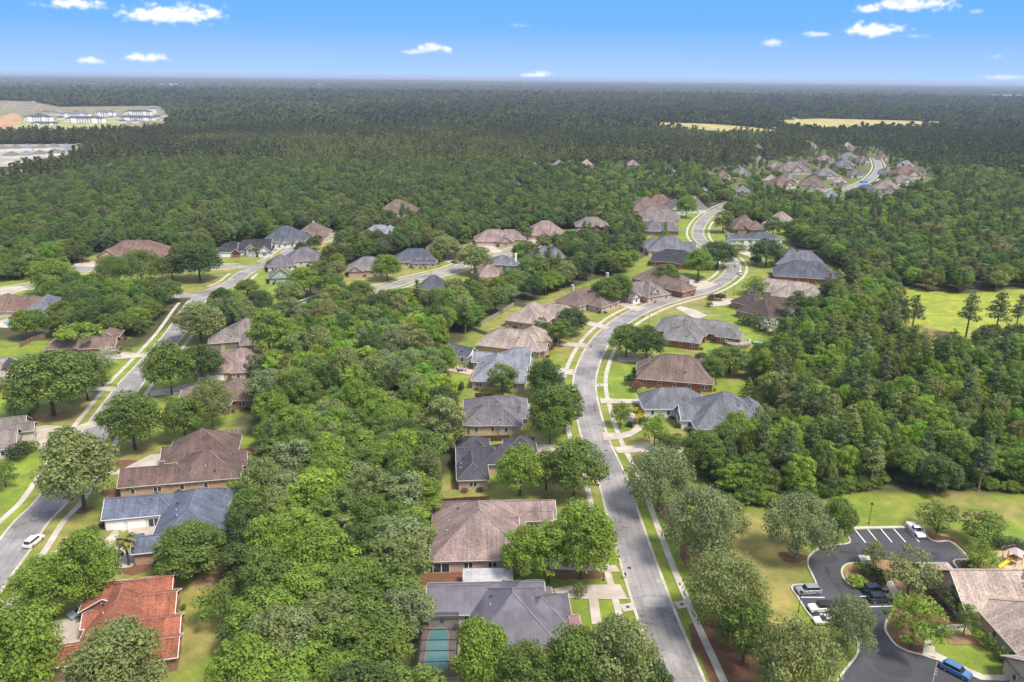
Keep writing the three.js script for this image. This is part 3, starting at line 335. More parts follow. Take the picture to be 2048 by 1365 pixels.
// ---------------------------------------------------------------- houses
const beds = [], footprints = [];                               // [x, z, half width, half depth, turn, clear ground in front]
const OV = .5;
function roofWing(group, w, roof, trim, detail) {
  let [u0, v0, u1, v1, o = {}] = w; const h = w.h, s = (o.s ?? w.s) * (detail > 1 ? 1.14 : 1), ax = o.ax ?? (u1 - u0 >= v1 - v0 ? 'u' : 'v'), e0 = o.e0 ?? 'hip', e1 = o.e1 ?? 'hip';
  const P = ax === 'u' ? (a, b, y) => V(a, y, -b) : (a, b, y) => V(b, y, -a);      // a runs along the ridge
  const [a0, a1, b0, b1] = ax === 'u' ? [u0, u1, v0, v1] : [v0, v1, u0, u1], half = (b1 - b0) / 2, mid = (b0 + b1) / 2, top = h + s * half;
  let r0 = e0 === 'hip' ? a0 + half : a0, r1 = e1 === 'hip' ? a1 - half : a1; if (r0 > r1) { const m = (r0 + r1) / 2; r0 = m - .01; r1 = m + .01; }
  const A = P(a0, b0, h), B = P(a1, b0, h), C = P(a1, b1, h), D = P(a0, b1, h), R0 = P(r0, mid, top), R1 = P(r1, mid, top), T = .16, lo = (p) => V(p.x, p.y - T, p.z);
  const m = new MB(), face = (...q) => { const n = V().subVectors(q[1], q[0]).cross(V().subVectors(q[2], q[0])); if (n.y < 0) q.reverse(); for (let i = 1; i + 1 < q.length; i++) m.tri(q[0], q[i], q[i + 1]); };
  face(A, B, R1, R0); face(D, R0, R1, C);
  if (e0 === 'hip') face(A, R0, D); else m.quad(A, lo(A), lo(R0), R0).quad(R0, lo(R0), lo(D), D);
  if (e1 === 'hip') face(B, C, R1); else m.quad(B, R1, lo(R1), lo(B)).quad(R1, C, lo(C), lo(R1));
  m.quad(A, lo(A), lo(B), B).quad(C, lo(C), lo(D), D); if (e0 === 'hip') m.quad(D, lo(D), lo(A), A); if (e1 === 'hip') m.quad(B, lo(B), lo(C), C);
  m.quad(lo(A), lo(D), lo(C), lo(B));
  const rm = m.build('roof', roof, group);
  if (detail > 0) {
    const f = new MB(), d = .04, out = (p, q) => { const c = V().addVectors(p, q).multiplyScalar(.5), k = V(c.x - (A.x + C.x) / 2, 0, c.z - (A.z + C.z) / 2).normalize().multiplyScalar(d); f.beam(V(p.x + k.x, p.y - .09, p.z + k.z), V(q.x + k.x, q.y - .09, q.z + k.z), .09, .15); };
    out(A, B); out(C, D); if (e0 === 'hip') out(D, A); else { out(A, R0); out(R0, D); } if (e1 === 'hip') out(B, C); else { out(B, R1); out(R1, C); }
    f.build('fascia', trim, rm);
    const k = new MB(), up = (p) => V(p.x, p.y + .03, p.z); if (r1 - r0 > .3) k.beam(up(R0), up(R1), .34, .07);
    if (e0 === 'hip') { k.beam(up(A), up(R0), .3, .07); k.beam(up(D), up(R0), .3, .07); } if (e1 === 'hip') { k.beam(up(B), up(R1), .3, .07); k.beam(up(C), up(R1), .3, .07); }
    if (k.p.length) k.build('ridge_cap', capMat(roof), rm);
  }
  return { ax, a0, a1, b0, b1, top, mid, half, e0, e1, P };
}
const caps = new Map();
function capMat(roof) { if (!caps.has(roof)) { const c = roof.clone(); c.color = roof.color.clone().lerp(new THREE.Color(.62, .58, .55), .13); c.bumpMap = null; caps.set(roof, c); } return caps.get(roof); }
function house(label, spec) {
  if (Math.hypot(...spec.O) > 380) spec.front = Math.max(spec.front ?? 0, 22);
  const { roof, wall, O, D, h = 3, s = .52, wings, detail = 2, trim = M.softtrim, name = 'house', category = 'house', group, front = 10, doors = [], turn, gableWall } = spec;
  const [ox, oz] = O, ang = turn ?? Math.atan2(-(D[1] - oz), D[0] - ox), g = thing(name, label, category, ox, oz, ang, group), R = rng(Math.round(Math.abs(ox * 13 + oz * 29)));
  const roofM = typeof roof === 'string' ? M.roof[roof] : roof, wallM = M.wall[wall];
  let bu0 = 1e9, bu1 = -1e9, bv0 = 1e9, bv1 = -1e9;
  wings.forEach((w, i) => { w.h = (w[4]?.h ?? h) + i * .035; w.s = s; if (i) { w[0] += .013 * i; w[1] += .017 * i; w[2] -= .011 * i; w[3] -= .019 * i; } });
  const covered = (u, v, skip) => wings.some((w, j) => j !== skip && u > w[0] + OV - .05 && u < w[2] - OV + .05 && v > w[1] + OV - .05 && v < w[3] - OV + .05);
  wings.forEach((w, i) => {
    const [u0, v0, u1, v1, o = {}] = w; bu0 = Math.min(bu0, u0); bu1 = Math.max(bu1, u1); bv0 = Math.min(bv0, v0); bv1 = Math.max(bv1, v1);
    const r = roofWing(g, w, o.roof ? M.roof[o.roof] : roofM, trim, detail), wm = o.wall ? M.wall[o.wall] : wallM, m = new MB();
    if (o.open) { for (const [a, b] of [[u0 + .4, v0 + .4], [u1 - .4, v0 + .4], [u0 + .4, v1 - .4], [u1 - .4, v1 - .4]]) new MB().box(a, 0, -b, .22, w.h - .16, .22).build('post', trim, g); return; }
    m.box((u0 + u1) / 2, 0, -(v0 + v1) / 2, u1 - u0 - 2 * OV, w.h - .165, v1 - v0 - 2 * OV);
    const wk = (w[4]?.s ?? s) * (detail > 1 ? 1.14 : 1);
    for (const [e, a, sg] of [[r.e0, r.a0 + OV, -1], [r.e1, r.a1 - OV, 1]]) if (e === 'gable') { const y0 = w.h - .165, hb = r.half - OV, t = (p) => r.P(a, p, y0), q = (p) => r.P(a - sg * .2, p, y0), pk = r.P(a, r.mid, y0 + wk * hb), pq = r.P(a - sg * .2, r.mid, y0 + wk * hb); m.tri(t(r.mid - hb), t(r.mid + hb), pk).tri(q(r.mid + hb), q(r.mid - hb), pq).quad(t(r.mid - hb), pk, pq, q(r.mid - hb)).quad(pk, t(r.mid + hb), q(r.mid + hb), pq); if (detail > 1 && hb > 2) { const c = r.P(a + sg * .04, r.mid, y0 + wk * hb * .3), vt = new MB(); vt.box(c.x, c.y, c.z, r.ax === 'u' ? .1 : .9, .9, r.ax === 'u' ? .9 : .1); vt.build('gable_vent', trim, g); } }
    m.build('wall', wm, g);
    if (detail > 0 && !o.nowin) for (const [side, len] of [['S', u1 - u0], ['W', v1 - v0], ['E', v1 - v0]]) {
      const n = Math.max(1, Math.floor(len / (detail > 1 ? 4.6 : 5.5)));
      for (let k = 0; k < n; k++) {
        const t = (k + .5) / n * (len - 2 * OV) + OV, u = side === 'S' ? u0 + t : side === 'W' ? u0 + OV : u1 - OV, v = side === 'S' ? v0 + OV : v0 + t, eps = .3;
        if (covered(u + (side === 'W' ? -eps : side === 'E' ? eps : 0), v + (side === 'S' ? -eps : 0), i)) continue;
        if (R() < .2 && detail > 1) continue;
        if (doors.some(([wi, sd, p, dw]) => wi === i && sd === side && Math.abs(t - p) < dw / 2 + .9)) continue;
        for (let fl = 0; fl < (w.h > 5 ? 2 : 1); fl++) opening(g, side, u, v, .95 + fl * 2.9, R() < .35 ? 1.9 : 1.05, 1.35, 'window', detail);
      }
    }
  });
  for (const [wi, side, p, dw, kind = 'garage_door', dh = 2.2] of doors) { const [u0, v0, u1, v1] = wings[wi]; opening(g, side, side === 'S' ? u0 + p : side === 'W' ? u0 + OV : u1 - OV, side === 'S' ? v0 + OV : v0 + p, .05, dw, dh, kind, detail); }
  if (detail > 1) for (let k = 0; k < 3; k++) {       // pipes and vents on the first roof
    const w = wings[0], ax = (w[2] - w[0] >= w[3] - w[1]) ? 'u' : 'v', half = Math.min(w[2] - w[0], w[3] - w[1]) / 2, f = .25 + R() * .4, a = .35 + k * .14;
    const u = ax === 'u' ? lerp(w[0], w[2], a) : w[0] + half * f, v = ax === 'u' ? w[1] + half * f : lerp(w[1], w[3], a), y = w.h + (w[4]?.s ?? s) * 1.14 * half * f;
    if (k % 2) new MB().tube(V(u, y - .1, -v), V(u, y + .45, -v), .07, .07, 6).build('vent_pipe', M.trim, g); else new MB().box(u, y - .12, -v, .45, .3, .45).build('roof_vent', k ? M.black : M.steel, g);
  }
  if (spec.chimney) { const [u, v, y] = spec.chimney; new MB().box(u, 1, -v, 1.1, y - 1, .9).box(u, y, -v, 1.3, .18, 1.1).build('chimney', spec.chimneyMat ?? M.wall.stucco, g); }
  if (spec.solar) { const [u0, v0, u1, v1, side] = spec.solar, w = wings[0], ss = s * 1.14, n = 4; for (let i = 0; i < n; i++) for (let j = 0; j < 2; j++) { const m = new MB(), a0 = lerp(v0, v1, i / n) + .04, a1 = lerp(v0, v1, (i + 1) / n) - .04, b0 = lerp(u0, u1, j / 2) + .03, b1 = lerp(u0, u1, (j + 1) / 2) - .03, y = (u) => w.h + ss * (w[2] - u) + .14, q = (u, v) => V(u, y(u), -v); m.quad(q(b0, a0), q(b1, a0), q(b1, a1), q(b0, a1)); m.build('solar_panel', M.solar, g); } }
  const c = Math.cos(ang), sn = Math.sin(ang), cu = (bu0 + bu1) / 2, cv = (bv0 + bv1) / 2; footprints.push([ox + cu * c - cv * sn, oz - cu * sn - cv * c, (bu1 - bu0) / 2, (bv1 - bv0) / 2, ang, front]);
  if (detail > 1 && !spec.bare && Math.hypot(ox, oz) < 460 && name === 'house') {   // where foundation shrubs and the cooler can stand
    const words = label.split(' ').slice(0, 6).join(' '), at = (u, v) => [ox + u * Math.cos(ang) - v * Math.sin(ang), oz - u * Math.sin(ang) - v * Math.cos(ang)];
    wings.forEach((w, i) => { if (i > 2 || w[4]?.open) return; for (const [side, len] of [['S', w[2] - w[0]], ['E', w[3] - w[1]], ['W', w[3] - w[1]]]) for (let k = 0; k < len / 3.2; k++) { const t = (k + .3 + R() * .5) * 3.2, u = side === 'S' ? w[0] + t : side === 'E' ? w[2] + .45 : w[0] - .45, v = side === 'S' ? w[1] - .45 : w[1] + t; if (t > len - .8 || R() < .62 || wings.some((q) => u > q[0] - .3 && u < q[2] + .3 && v > q[1] - .3 && v < q[3] + .3) || doors.some(([wi, sd, p, dw]) => wi === i && sd === side && Math.abs(t - p) < dw / 2 + 1.2)) continue; beds.push([...at(u, v), R(), words]); } });
    const w = wings[0], ac = at(w[0] - .3, w[1] + (w[3] - w[1]) * .6); if (R() < .55 && !covered(w[0] - .3, w[1] + (w[3] - w[1]) * .6, 0)) { const a = thing('air_conditioner', 'grey cooling unit beside the ' + words, 'air conditioner', ac[0], ac[1], ang); new MB().box(0, .05, 0, .85, .85, .85).build('case', M.steel, a); new MB().tube(V(0, .9, 0), V(0, .94, 0), .36, .36, 12).build('fan_grille', M.black, a); }
  }
  return g;
}
function opening(g, side, u, v, y, w, h, name, detail) {
  const t = side === 'S' ? [w, .1] : [.1, w], d = side === 'S' ? [0, -.03] : side === 'W' ? [-.03, 0] : [.03, 0], x = u + d[0], z = -(v + d[1]);
  if (name === 'garage_door') { const m = new MB().box(x, y, z, t[0], h, t[1]).build(name, M.garage, g); if (detail > 1) for (let k = 0; k < 4; k++) new MB().box(x + d[0] * 1.9, y + .07 + k * h / 4, z - d[1] * 1.9, side === 'S' ? w - .16 : .04, h / 4 - .09, side === 'S' ? .04 : w - .16).build('door_panel', M.garage, m); return; }
  if (name === 'door') { new MB().box(x, y, z, t[0], h, t[1]).build('door', M.door, g); return; }
  if (name === 'brown' || name === 'shaded_bay') { new MB().box(x, y, z, t[0], h, t[1]).build('garage_door', name === 'brown' ? M.browndoor : M.bayshade, g); return; }  // a brown door, also panels painting the shade of open bays and windows
  const f = new MB().box(x, y, z, t[0], h, t[1]).build('window', M.trim, g);
  const pw = side === 'S' ? [w - .2, .05] : [.05, w - .2];
  if (detail > 1 && w > 1.5) for (const k of [-1, 1]) new MB().box(x + d[0] * 1.6 + (side === 'S' ? k * w / 4 : 0), y + .1, z - d[1] * 1.6 + (side === 'S' ? 0 : k * w / 4), side === 'S' ? w / 2 - .17 : .05, h - .2, side === 'S' ? .05 : w / 2 - .17).build('pane', M.pane, f);
  else new MB().box(x + d[0] * 1.6, y + .1, z - d[1] * 1.6, pw[0], h - .2, pw[1]).build('pane', M.pane, f);
}
const W_ = (...a) => a, gW = { e0: 'gable' }, gE = { e1: 'gable' }, gWE = { e0: 'gable', e1: 'gable' };
// --- along the left street
house('sprawling brick house under a bright red stepped roof', { trim: M.trim, roof: 'red', wall: 'brown', O: [-81,-133], D: [-66.4,-136.5], s: .46, wings: [W_(1.5, -25, 12.5, -.6, { ax: 'v', s: .56 }), W_(3, -5.6, 15, .4, { e1: 'gable' }), W_(6, -13.4, 16.7, -5, { e1: 'gable' }), W_(6, -19.3, 18.4, -13, { e1: 'gable', s: .5 }), W_(6, -25.6, 19, -19, { e1: 'gable' }), W_(-.8, -9, 8, .2, { e0: 'gable' }), W_(.8, -14.3, 8, -8.6, { e0: 'gable' }), W_(-4.5, -24, 6, -17.6, { e0: 'gable' })], doors: [[6, 'W', 2.8, 4, 'garage_door']] });
house('blue grey L shaped house wrapped round a motor court', { trim: M.trim, roof: 'blue', wall: 'tanbrick', O: [-91.3,-156.4], D: [-81.4,-158.5], s: .54, wings: [W_(12.5, -15.4, 28.4, 9.9, { ax: 'v' }), W_(0, 0, 16, 9.4, { ax: 'u', e0: 'gable', wall: 'white', nowin: 1 }), W_(9.6, -15.5, 20, -8.7, { ax: 'u', e0: 'gable' }), W_(23, -1.2, 30.3, 9.2, { ax: 'v' })], doors: [[1, 'S', 2.6, 3.8], [1, 'S', 7.1, 3.8], [1, 'S', 10.8, 2.4, 'window', 2]] });
house('long brown roofed brick house with a wing running left', { roof: 'brown', wall: 'tanbrick', O: [-93.8,-171.2], D: [-66.9,-177.1], s: .50, wings: [W_(11, 0, 27.5, 15.5, {}), W_(-.9, .06, 17, 9.6, { e0: 'gable' }), W_(7.6, 11.5, 25.5, 25.5, { ax: 'v', s: .58 }), W_(6.4, 13, 16, 20.5, { e0: 'gable' }), W_(21, 6.4, 28.6, 13.6, { e1: 'gable' })] });
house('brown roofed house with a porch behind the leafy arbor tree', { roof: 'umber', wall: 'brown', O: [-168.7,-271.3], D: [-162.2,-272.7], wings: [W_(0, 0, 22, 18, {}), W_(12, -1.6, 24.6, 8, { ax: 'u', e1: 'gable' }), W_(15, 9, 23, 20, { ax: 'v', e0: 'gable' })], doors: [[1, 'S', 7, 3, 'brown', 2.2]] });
house('pale tan hip roofed house at the left edge with solar panels', { roof: 'beige', wall: 'brown', O: [-163.6,-238], turn: .3, wings: [W_(-14, 0, 7.5, 16, { s: .5 }), W_(-12, 10, 5, 22, {})], solar: [0, 4, 5, 13] });
house('grey tan house with a square white trimmed tower at the left edge', { roof: 'mid', wall: 'stucco', O: [-134.9,-191.1], turn: .35, wings: [W_(-14, 0, 3.5, 11, { e1: 'gable' }), W_(-12, 9, 4, 20, { e1: 'gable' }), W_(-1, 8.5, 6.5, 14, { e1: 'gable', h: 3.8 })] });
house('brown tiled house with two dark garage doors', { roof: 'mid', wall: 'tanbrick', O: [-112.5,-280], D: [-102,-283.3], wings: [W_(0, 0, 13, 12.5, {}), W_(6, 5, 22, 20, { s: .6 }), W_(11.2, -5.6, 19, 8, { ax: 'v' })], doors: [[0, 'S', 3.2, 2.6, 'shaded_bay'], [0, 'S', 8.2, 4.6, 'shaded_bay']] });  // dark panels paint the shade inside the garage bays
house('pinkish brown hip roofed house with a long cream garage', { roof: 'pink', wall: 'pinkbrick', O: [-105.1,-248.4], D: [-94.6,-250.6], wings: [W_(0, 0, 15.5, 16, { s: .6 }), W_(6, 5, 21, 20, {}), W_(10.8, -1, 16.4, 6, { ax: 'v' })], doors: [[0, 'S', 6, 5.6], [0, 'S', 1.6, 1.2, 'window', 1.4]] });
house('brown hip roof half buried in trees below the cream garage', { roof: 'umber', wall: 'brown', O: [-100.6,-227.6], turn: .15, wings: [W_(0, -8, 15, 7, {}), W_(-1.5, 0, 7, 6, { e0: 'gable' }), W_(8, -4, 21, 12, {})] });
house('rust brown roof beyond the pool at the far left', { roof: 'rust', wall: 'stucco', O: [-214.8,-318.4], turn: .1, wings: [W_(-8, 0, 11, 18, {}), W_(4, 6, 14, 20, {})] });
house('grey roofed pale house beside the oval pool', { roof: 'grey', wall: 'white', O: [-204.5,-320.3], turn: .1, wings: [W_(0, 0, 15, 15, { s: .6 }), W_(8, -4, 17, 12, { ax: 'v', e0: 'gable' })] });
// --- along the near side of the main street
house('slate purple metal roofed house with a screened pool', { roof: 'metal', wall: 'stucco', O: [-13.3,-124.6], D: [-7.5,-124.9], s: .5, wings: [W_(6, -9.4, 22, 8, { s: .62 }), W_(-2.2, 0, 14, 10.2, { ax: 'u', e0: 'gable' }), W_(12.4, 3.5, 20.5, 10.4, { ax: 'u', e1: 'gable' }), W_(14, -6.2, 25, 6, { ax: 'u' }), W_(22, -6.6, 26.4, -.2, { ax: 'v', roof: 'pinkmetal', e0: 'gable', h: 2.7, nowin: 1 }), W_(4.6, 10.6, 14.6, 15, { ax: 'u', roof: 'whitemetal', open: 1, s: .06, h: 2.7 })] });
house('big pinkish brown hip roofed house with whitewashed brick', { roof: 'pink', wall: 'pinkbrick', O: [-16.5,-141.9], D: [3.2,-143.2], s: .5, wings: [W_(0, 0, 21, 24.4, { ax: 'v' }), W_(12, 15.4, 28.2, 24, { ax: 'u', e1: 'gable' }), W_(13, 9.4, 19.4, 17, { ax: 'u', e1: 'gable', nowin: 1 }), W_(18.5, 14.6, 27.4, 19.5, { ax: 'u', e1: 'gable', s: .4, wall: 'cream' })], doors: [[0, 'S', 2.4, 3.4, 'window', 2.2]] });
house('near black hip roofed house with pale brick gable', { roof: 'dark', wall: 'pinkbrick', O: [-13.3,-176.7], D: [-5.5,-177.4], s: .56, wings: [W_(0, 0, 8.2, 15, { ax: 'v' }), W_(0, 8.4, 14, 17, { ax: 'u', e0: 'gable' }), W_(7, 8, 21.4, 18.4, { ax: 'u' }), W_(0, 15, 9.5, 23.6, { ax: 'v' }), W_(13, 14, 22, 23, {})] });
house('plum grey house with small hips along its brick side', { roof: 'plum', wall: 'pinkbrick', O: [-13.9,-209.8], D: [2.5,-209.9], s: .5, wings: [W_(0, 0, 17.2, 12.5, {}), W_(-.6, 7, 15, 19, {}), W_(4, 11, 19, 20.6, { ax: 'u' }), W_(1.4, -.5, 6.6, 6, { ax: 'v' }), W_(10, -.4, 15, 6, { ax: 'v' }), W_(14.5, 4.6, 19.3, 12.6, { e1: 'gable' })] });
house('light blue grey house with white trimmed front gables', { trim: M.trim, roof: 'light', wall: 'pinkbrick', O: [-13.6,-245.1], D: [-7.1,-244.4], s: .6, wings: [W_(0, 0, 15, 22, { ax: 'v' }), W_(4, 9, 18.6, 27, { ax: 'u', e1: 'gable' }), W_(10, 0, 18.4, 9.5, { ax: 'u', e1: 'gable' }), W_(-2.4, 17.6, 8, 25.4, { ax: 'u', e0: 'gable' })] });
house('small white detached garage with a slate roof beside a brick terrace', { trim: M.trim, roof: 'slate', wall: 'white', O: [-24.7,-272.7], D: [-15.7,-267.6], name: 'garden_house', category: 'outbuilding', s: .6, wings: [W_(0, 0, 10.6, 7.6, { e1: 'gable', e0: 'gable' }), W_(.4, -2.6, 4.6, 4, { ax: 'v', e0: 'gable' })] });
house('nearer tan hip roofed house on the inside of the bend', { roof: 'tan', wall: 'tanbrick', O: [-13.9,-282.1], D: [9.3,-274.9], s: .62, wings: [W_(0, 0, 25.4, 15, {}), W_(11, 5, 26, 22, { ax: 'v' }), W_(19, 1.5, 27, 8, { e1: 'gable' })] });
house('farther tan hip roofed house beside the plank fence', { roof: 'tan', wall: 'tanbrick', O: [-3.6,-314.7], D: [10.6,-308.3], s: .62, wings: [W_(0, 0, 15.6, 21, { ax: 'v' }), W_(7, 11, 27, 24, { ax: 'u' }), W_(10, 4, 17.6, 12, { e1: 'gable' })] });
house('brown hip roofed house with a white chimney', { roof: 'umber', wall: 'pinkbrick', O: [18.6,-344.9], D: [27.4,-337.1], s: .62, wings: [W_(0, 0, 14, 22, { ax: 'v' }), W_(6, 6, 22, 20, {})], chimney: [-.5, 14, 7.5] });
house('dark roofed house with a chimney among the tall pines', { roof: 'plum', wall: 'stucco', O: [37.1,-372.7], D: [44.7,-365.4], s: .55, wings: [W_(0, 0, 14, 18, {}), W_(8, 4, 20, 14, {})], chimney: [1, 12, 7.5] });
house('dormered brick house with two white window gables', { roof: 'mid', wall: 'pinkbrick', O: [46.1,-362.7], D: [51.8,-353.1], s: .66, wings: [W_(0, 0, 13, 20, { ax: 'v' }), W_(3, 8, 17, 22, {}), W_(8, 1, 15, 6, { e1: 'gable', wall: 'white' }), W_(8, 11, 16.5, 15.5, { e1: 'gable', h: 4.6, wall: 'white' })] });
house('dark brown hip roofed house on the fan shaped driveway', { roof: 'umber', wall: 'redbrick', O: [59.1,-389.7], D: [68.3,-379.9], s: .62, wings: [W_(0, 0, 22, 20, {}), W_(14, -4, 34, 8, { ax: 'u' })] });
house('black roofed house beside the street tree', { roof: 'black', wall: 'redbrick', O: [74.7,-429.2], D: [90.6,-425.1], s: .6, wings: [W_(0, 0, 26, 16, {}), W_(14, -3, 30, 10, {})] });
house('grey roofed house with a pale court above the black roof', { roof: 'grey', wall: 'stucco', O: [78.1,-455.8], D: [90.7,-455.1], s: .62, wings: [W_(0, 0, 26, 20, {}), W_(-2, 8, 12, 24, {}), W_(18, 6, 29, 16, { e1: 'gable' })] });
house('purple brown house with brick porch and pointed cedars', { roof: 'plum', wall: 'brown', O: [84.5,-519.3], D: [92.5,-518], s: .62, wings: [W_(0, 0, 14, 24, { ax: 'v' }), W_(10, 4, 24, 18, {})] });
house('wide tan brown roof in the far cluster of three', { roof: 'mid', wall: 'stucco', O: [82.5,-559.3], D: [98.8,-556.2], s: .6, wings: [W_(0, 0, 30, 26, {}), W_(14, 10, 34, 30, {})] });
house('brown peaked roof behind the wide tan brown roof', { roof: 'umber', wall: 'redbrick', O: [88.3,-601.4], D: [110.4,-602.9], s: .6, wings: [W_(0, 0, 28, 26, {}), W_(14, 8, 32, 24, {})] });
house('small white gabled house at the top of the street', { roof: 'rust', wall: 'white', O: [108,-640.2], D: [120.9,-641.1], s: .8, wings: [W_(0, 0, 20, 14, {}), W_(14, -3, 22, 10, { ax: 'v', e0: 'gable' })] });
house('tall pale gabled house beside the last street trees', { roof: 'mid', wall: 'white', O: [118.8,-601.9], D: [126,-602.4], h: 4, s: .9, wings: [W_(0, 0, 12, 22, { ax: 'v', e0: 'gable' }), W_(6, 8, 30, 24, {})] });
// --- far side of the main street
house('large grey L shaped white walled house with yellow flower beds', { trim: M.trim, roof: 'grey', wall: 'white', O: [52.7,-208.8], D: [60.3,-209], front: 2, s: .66, wings: [W_(0, 0, 21.6, 20, {}), W_(-12.4, 14.4, 8, 26.6, { ax: 'u' }), W_(-3, 5.8, 9, 14.6, { ax: 'u', e0: 'gable' }), W_(15, 6, 24, 20.5, { ax: 'v' })] });
house('streaked brown hip roofed red brick house above the grey L', { roof: 'umber', wall: 'redbrick', O: [41.4,-249], D: [66,-243.8], s: .68, wings: [W_(0, 0, 25.4, 17, {}), W_(16, 8.4, 26, 20, {}), W_(-.6, 8, 8, 17.6, { e0: 'gable' })] });
house('red brick house with grey shingles and a round deck', { roof: 'stone', wall: 'redbrick', O: [56.9,-291.7], turn: -.36, s: .5, wings: [W_(0, 0, 15, 14, {}), W_(-5, 10, 16, 27, {}), W_(4, 14, 27, 27, { ax: 'u' }), W_(19, 11, 29, 20, {})] });
house('chocolate brown pyramid roofed house with a screened gable', { roof: 'cocoa', wall: 'brown', O: [96.4,-333.4], D: [106.7,-321], s: .56, wings: [W_(0, 0, 17.4, 23, {}), W_(-10, 10, 4, 21, {}), W_(14, 4, 19.6, 12, { e1: 'gable' })] });
house('sprawling beige hip roofed house with dark solar panels', { roof: 'beige', wall: 'tan', O: [124.8,-346.6], D: [134.1,-342], s: .52, wings: [W_(0, 0, 15, 22, { ax: 'v' }), W_(-22, 14, 12, 30, { ax: 'u' }), W_(-10, 8, 6, 22, {})], solar: [10.6, 9, 14.2, 17] });
house('blue black roofed brick house with a brick chimney', { roof: 'slate', wall: 'redbrick', O: [132.9,-397.2], D: [144,-394.5], s: .58, wings: [W_(0, 0, 24, 20, {}), W_(18, 0, 33, 9, { ax: 'u', e1: 'gable' }), W_(8, 12, 30, 26, {})], chimney: [27, -.2, 6.4], chimneyMat: M.wall.redbrick, doors: [[0, 'S', 6, 5, 'brown', 2.1]] });  // brown door panel is painted in for a window band in shade
house('steep grey roof tucked behind the blue black roof', { roof: 'grey', wall: 'stucco', O: [142.6,-425.1], D: [152.2,-423.2], s: .75, wings: [W_(0, 0, 17, 20, {}), W_(6, 4, 26, 18, {})] });
house('tall white board house with a blue grey roof', { trim: M.trim, roof: 'slate', wall: 'white', O: [144.6,-478.5], D: [164.2,-481.2], h: 6, s: .34, wings: [W_(0, 0, 20, 16, {}), W_(-13, 1, 2, 12, { ax: 'u', e0: 'gable' })] });
house('brown roof with an orange front pitch behind the white board house', { roof: 'umber', wall: 'brown', O: [146.8,-530.2], D: [158,-530.8], s: .7, wings: [W_(0, 0, 20, 20, {}), W_(10, -3, 22, 12, { ax: 'v' }), W_(2, -2, 10, 8, { ax: 'v', e0: 'gable' })] });
house('tan tent shaped roof with an arched porch', { roof: 'tan', wall: 'stucco', O: [172.4,-552.7], D: [180.5,-547.3], s: .8, wings: [W_(0, 0, 20, 18, {}), W_(4, -4, 12, 6, { ax: 'v', e0: 'gable' })] });
// --- round the left junction and along the middle street
house('broad brown house behind the live oaks', { roof: 'rust', wall: 'tanbrick', O: [-226.4,-429.6], turn: .05, s: .55, wings: [W_(0, 0, 34, 20, {}), W_(14, -8, 36, 12, {}), W_(0, -5, 12, 10, { ax: 'v', e0: 'gable' })] });
house('white farmhouse with a black roof and a brick gable', { trim: M.trim, roof: 'black', wall: 'white', O: [-166.4,-439.2], turn: .12, s: .78, wings: [W_(0, 0, 12, 10, { wall: 'white', e1: 'gable' }), W_(8, 3, 30, 15, { ax: 'u', e1: 'gable' }), W_(9, -1.4, 13.4, 8, { ax: 'v', e0: 'gable', wall: 'redbrick' }), W_(16, 1, 22, 9, { ax: 'v', e0: 'gable', h: 4.4 }), W_(23, -2, 31, 12, { ax: 'v', e0: 'gable' })], doors: [[0, 'S', 5, 6]] });
house('dark grey hip roofed house with a white entrance gable', { roof: 'slate', wall: 'stucco', O: [-150.6,-469.9], turn: .05, s: .62, wings: [W_(0, 0, 26, 22, {}), W_(12, -4, 19, 8, { ax: 'v', e0: 'gable', wall: 'white' }), W_(19, -2, 26, 8, { ax: 'v', e0: 'gable', wall: 'white' })] });
house('brown roofed house with a white cupola and two garage doors', { roof: 'umber', wall: 'stucco', O: [-135.7,-492.9], turn: .05, s: .62, wings: [W_(0, 0, 20, 18, {}), W_(4, -4, 12, 8, { ax: 'v', e0: 'gable' }), W_(12, -6, 18, 8, { ax: 'v', e0: 'gable', wall: 'redbrick' })], chimney: [10, 9, 10], doors: [[1, 'S', 2.4, 2.4], [1, 'S', 5.6, 2.4]] });
house('plain light grey hip roof among dense trees', { roof: 'light', wall: 'stucco', O: [-95.4,-493.5], turn: 0, s: .6, wings: [W_(0, 0, 22, 16, {}), W_(10, 4, 24, 18, {})] });
house('lone brown hip roofed house high in the left woods', { roof: 'umber', wall: 'stucco', O: [-98.9,-584.4], turn: 0, s: .62, wings: [W_(0, 0, 26, 22, {}), W_(14, -4, 30, 14, {})], front: 26 });
house('brown grey hip roofed house with a pale brick gable', { roof: 'stone', wall: 'pinkbrick', O: [-85.2,-399.3], turn: .06, s: .6, wings: [W_(0, 0, 21, 16, {}), W_(1, -3, 9, 8, { ax: 'v', e0: 'gable' })], front: 16 });
house('indigo roofed house with two white dormers', { trim: M.trim, roof: 'slate', wall: 'pinkbrick', O: [-60.5,-420.2], turn: .08, s: .62, wings: [W_(-4, 0, 20, 16, {}), W_(6, -3, 20, 12, {}), W_(8, -1, 11, 5, { ax: 'v', e0: 'gable', h: 3.8, wall: 'white', s: .8 }), W_(13, -1, 16, 5, { ax: 'v', e0: 'gable', h: 3.8, wall: 'white', s: .8 })], front: 22 });
house('brown hip roof half behind the middle street trees', { roof: 'umber', wall: 'tanbrick', O: [-49,-443.8], turn: .1, s: .65, wings: [W_(0, 0, 20, 18, {}), W_(10, -3, 22, 10, {})] });
house('pinkish gabled house with a paved side court', { roof: 'pink', wall: 'pinkbrick', O: [-23,-478.4], turn: .1, s: .65, wings: [W_(0, 0, 24, 16, {}), W_(12, 4, 32, 18, {}), W_(14, -4, 23, 8, { ax: 'v', e0: 'gable' })], front: 20 });
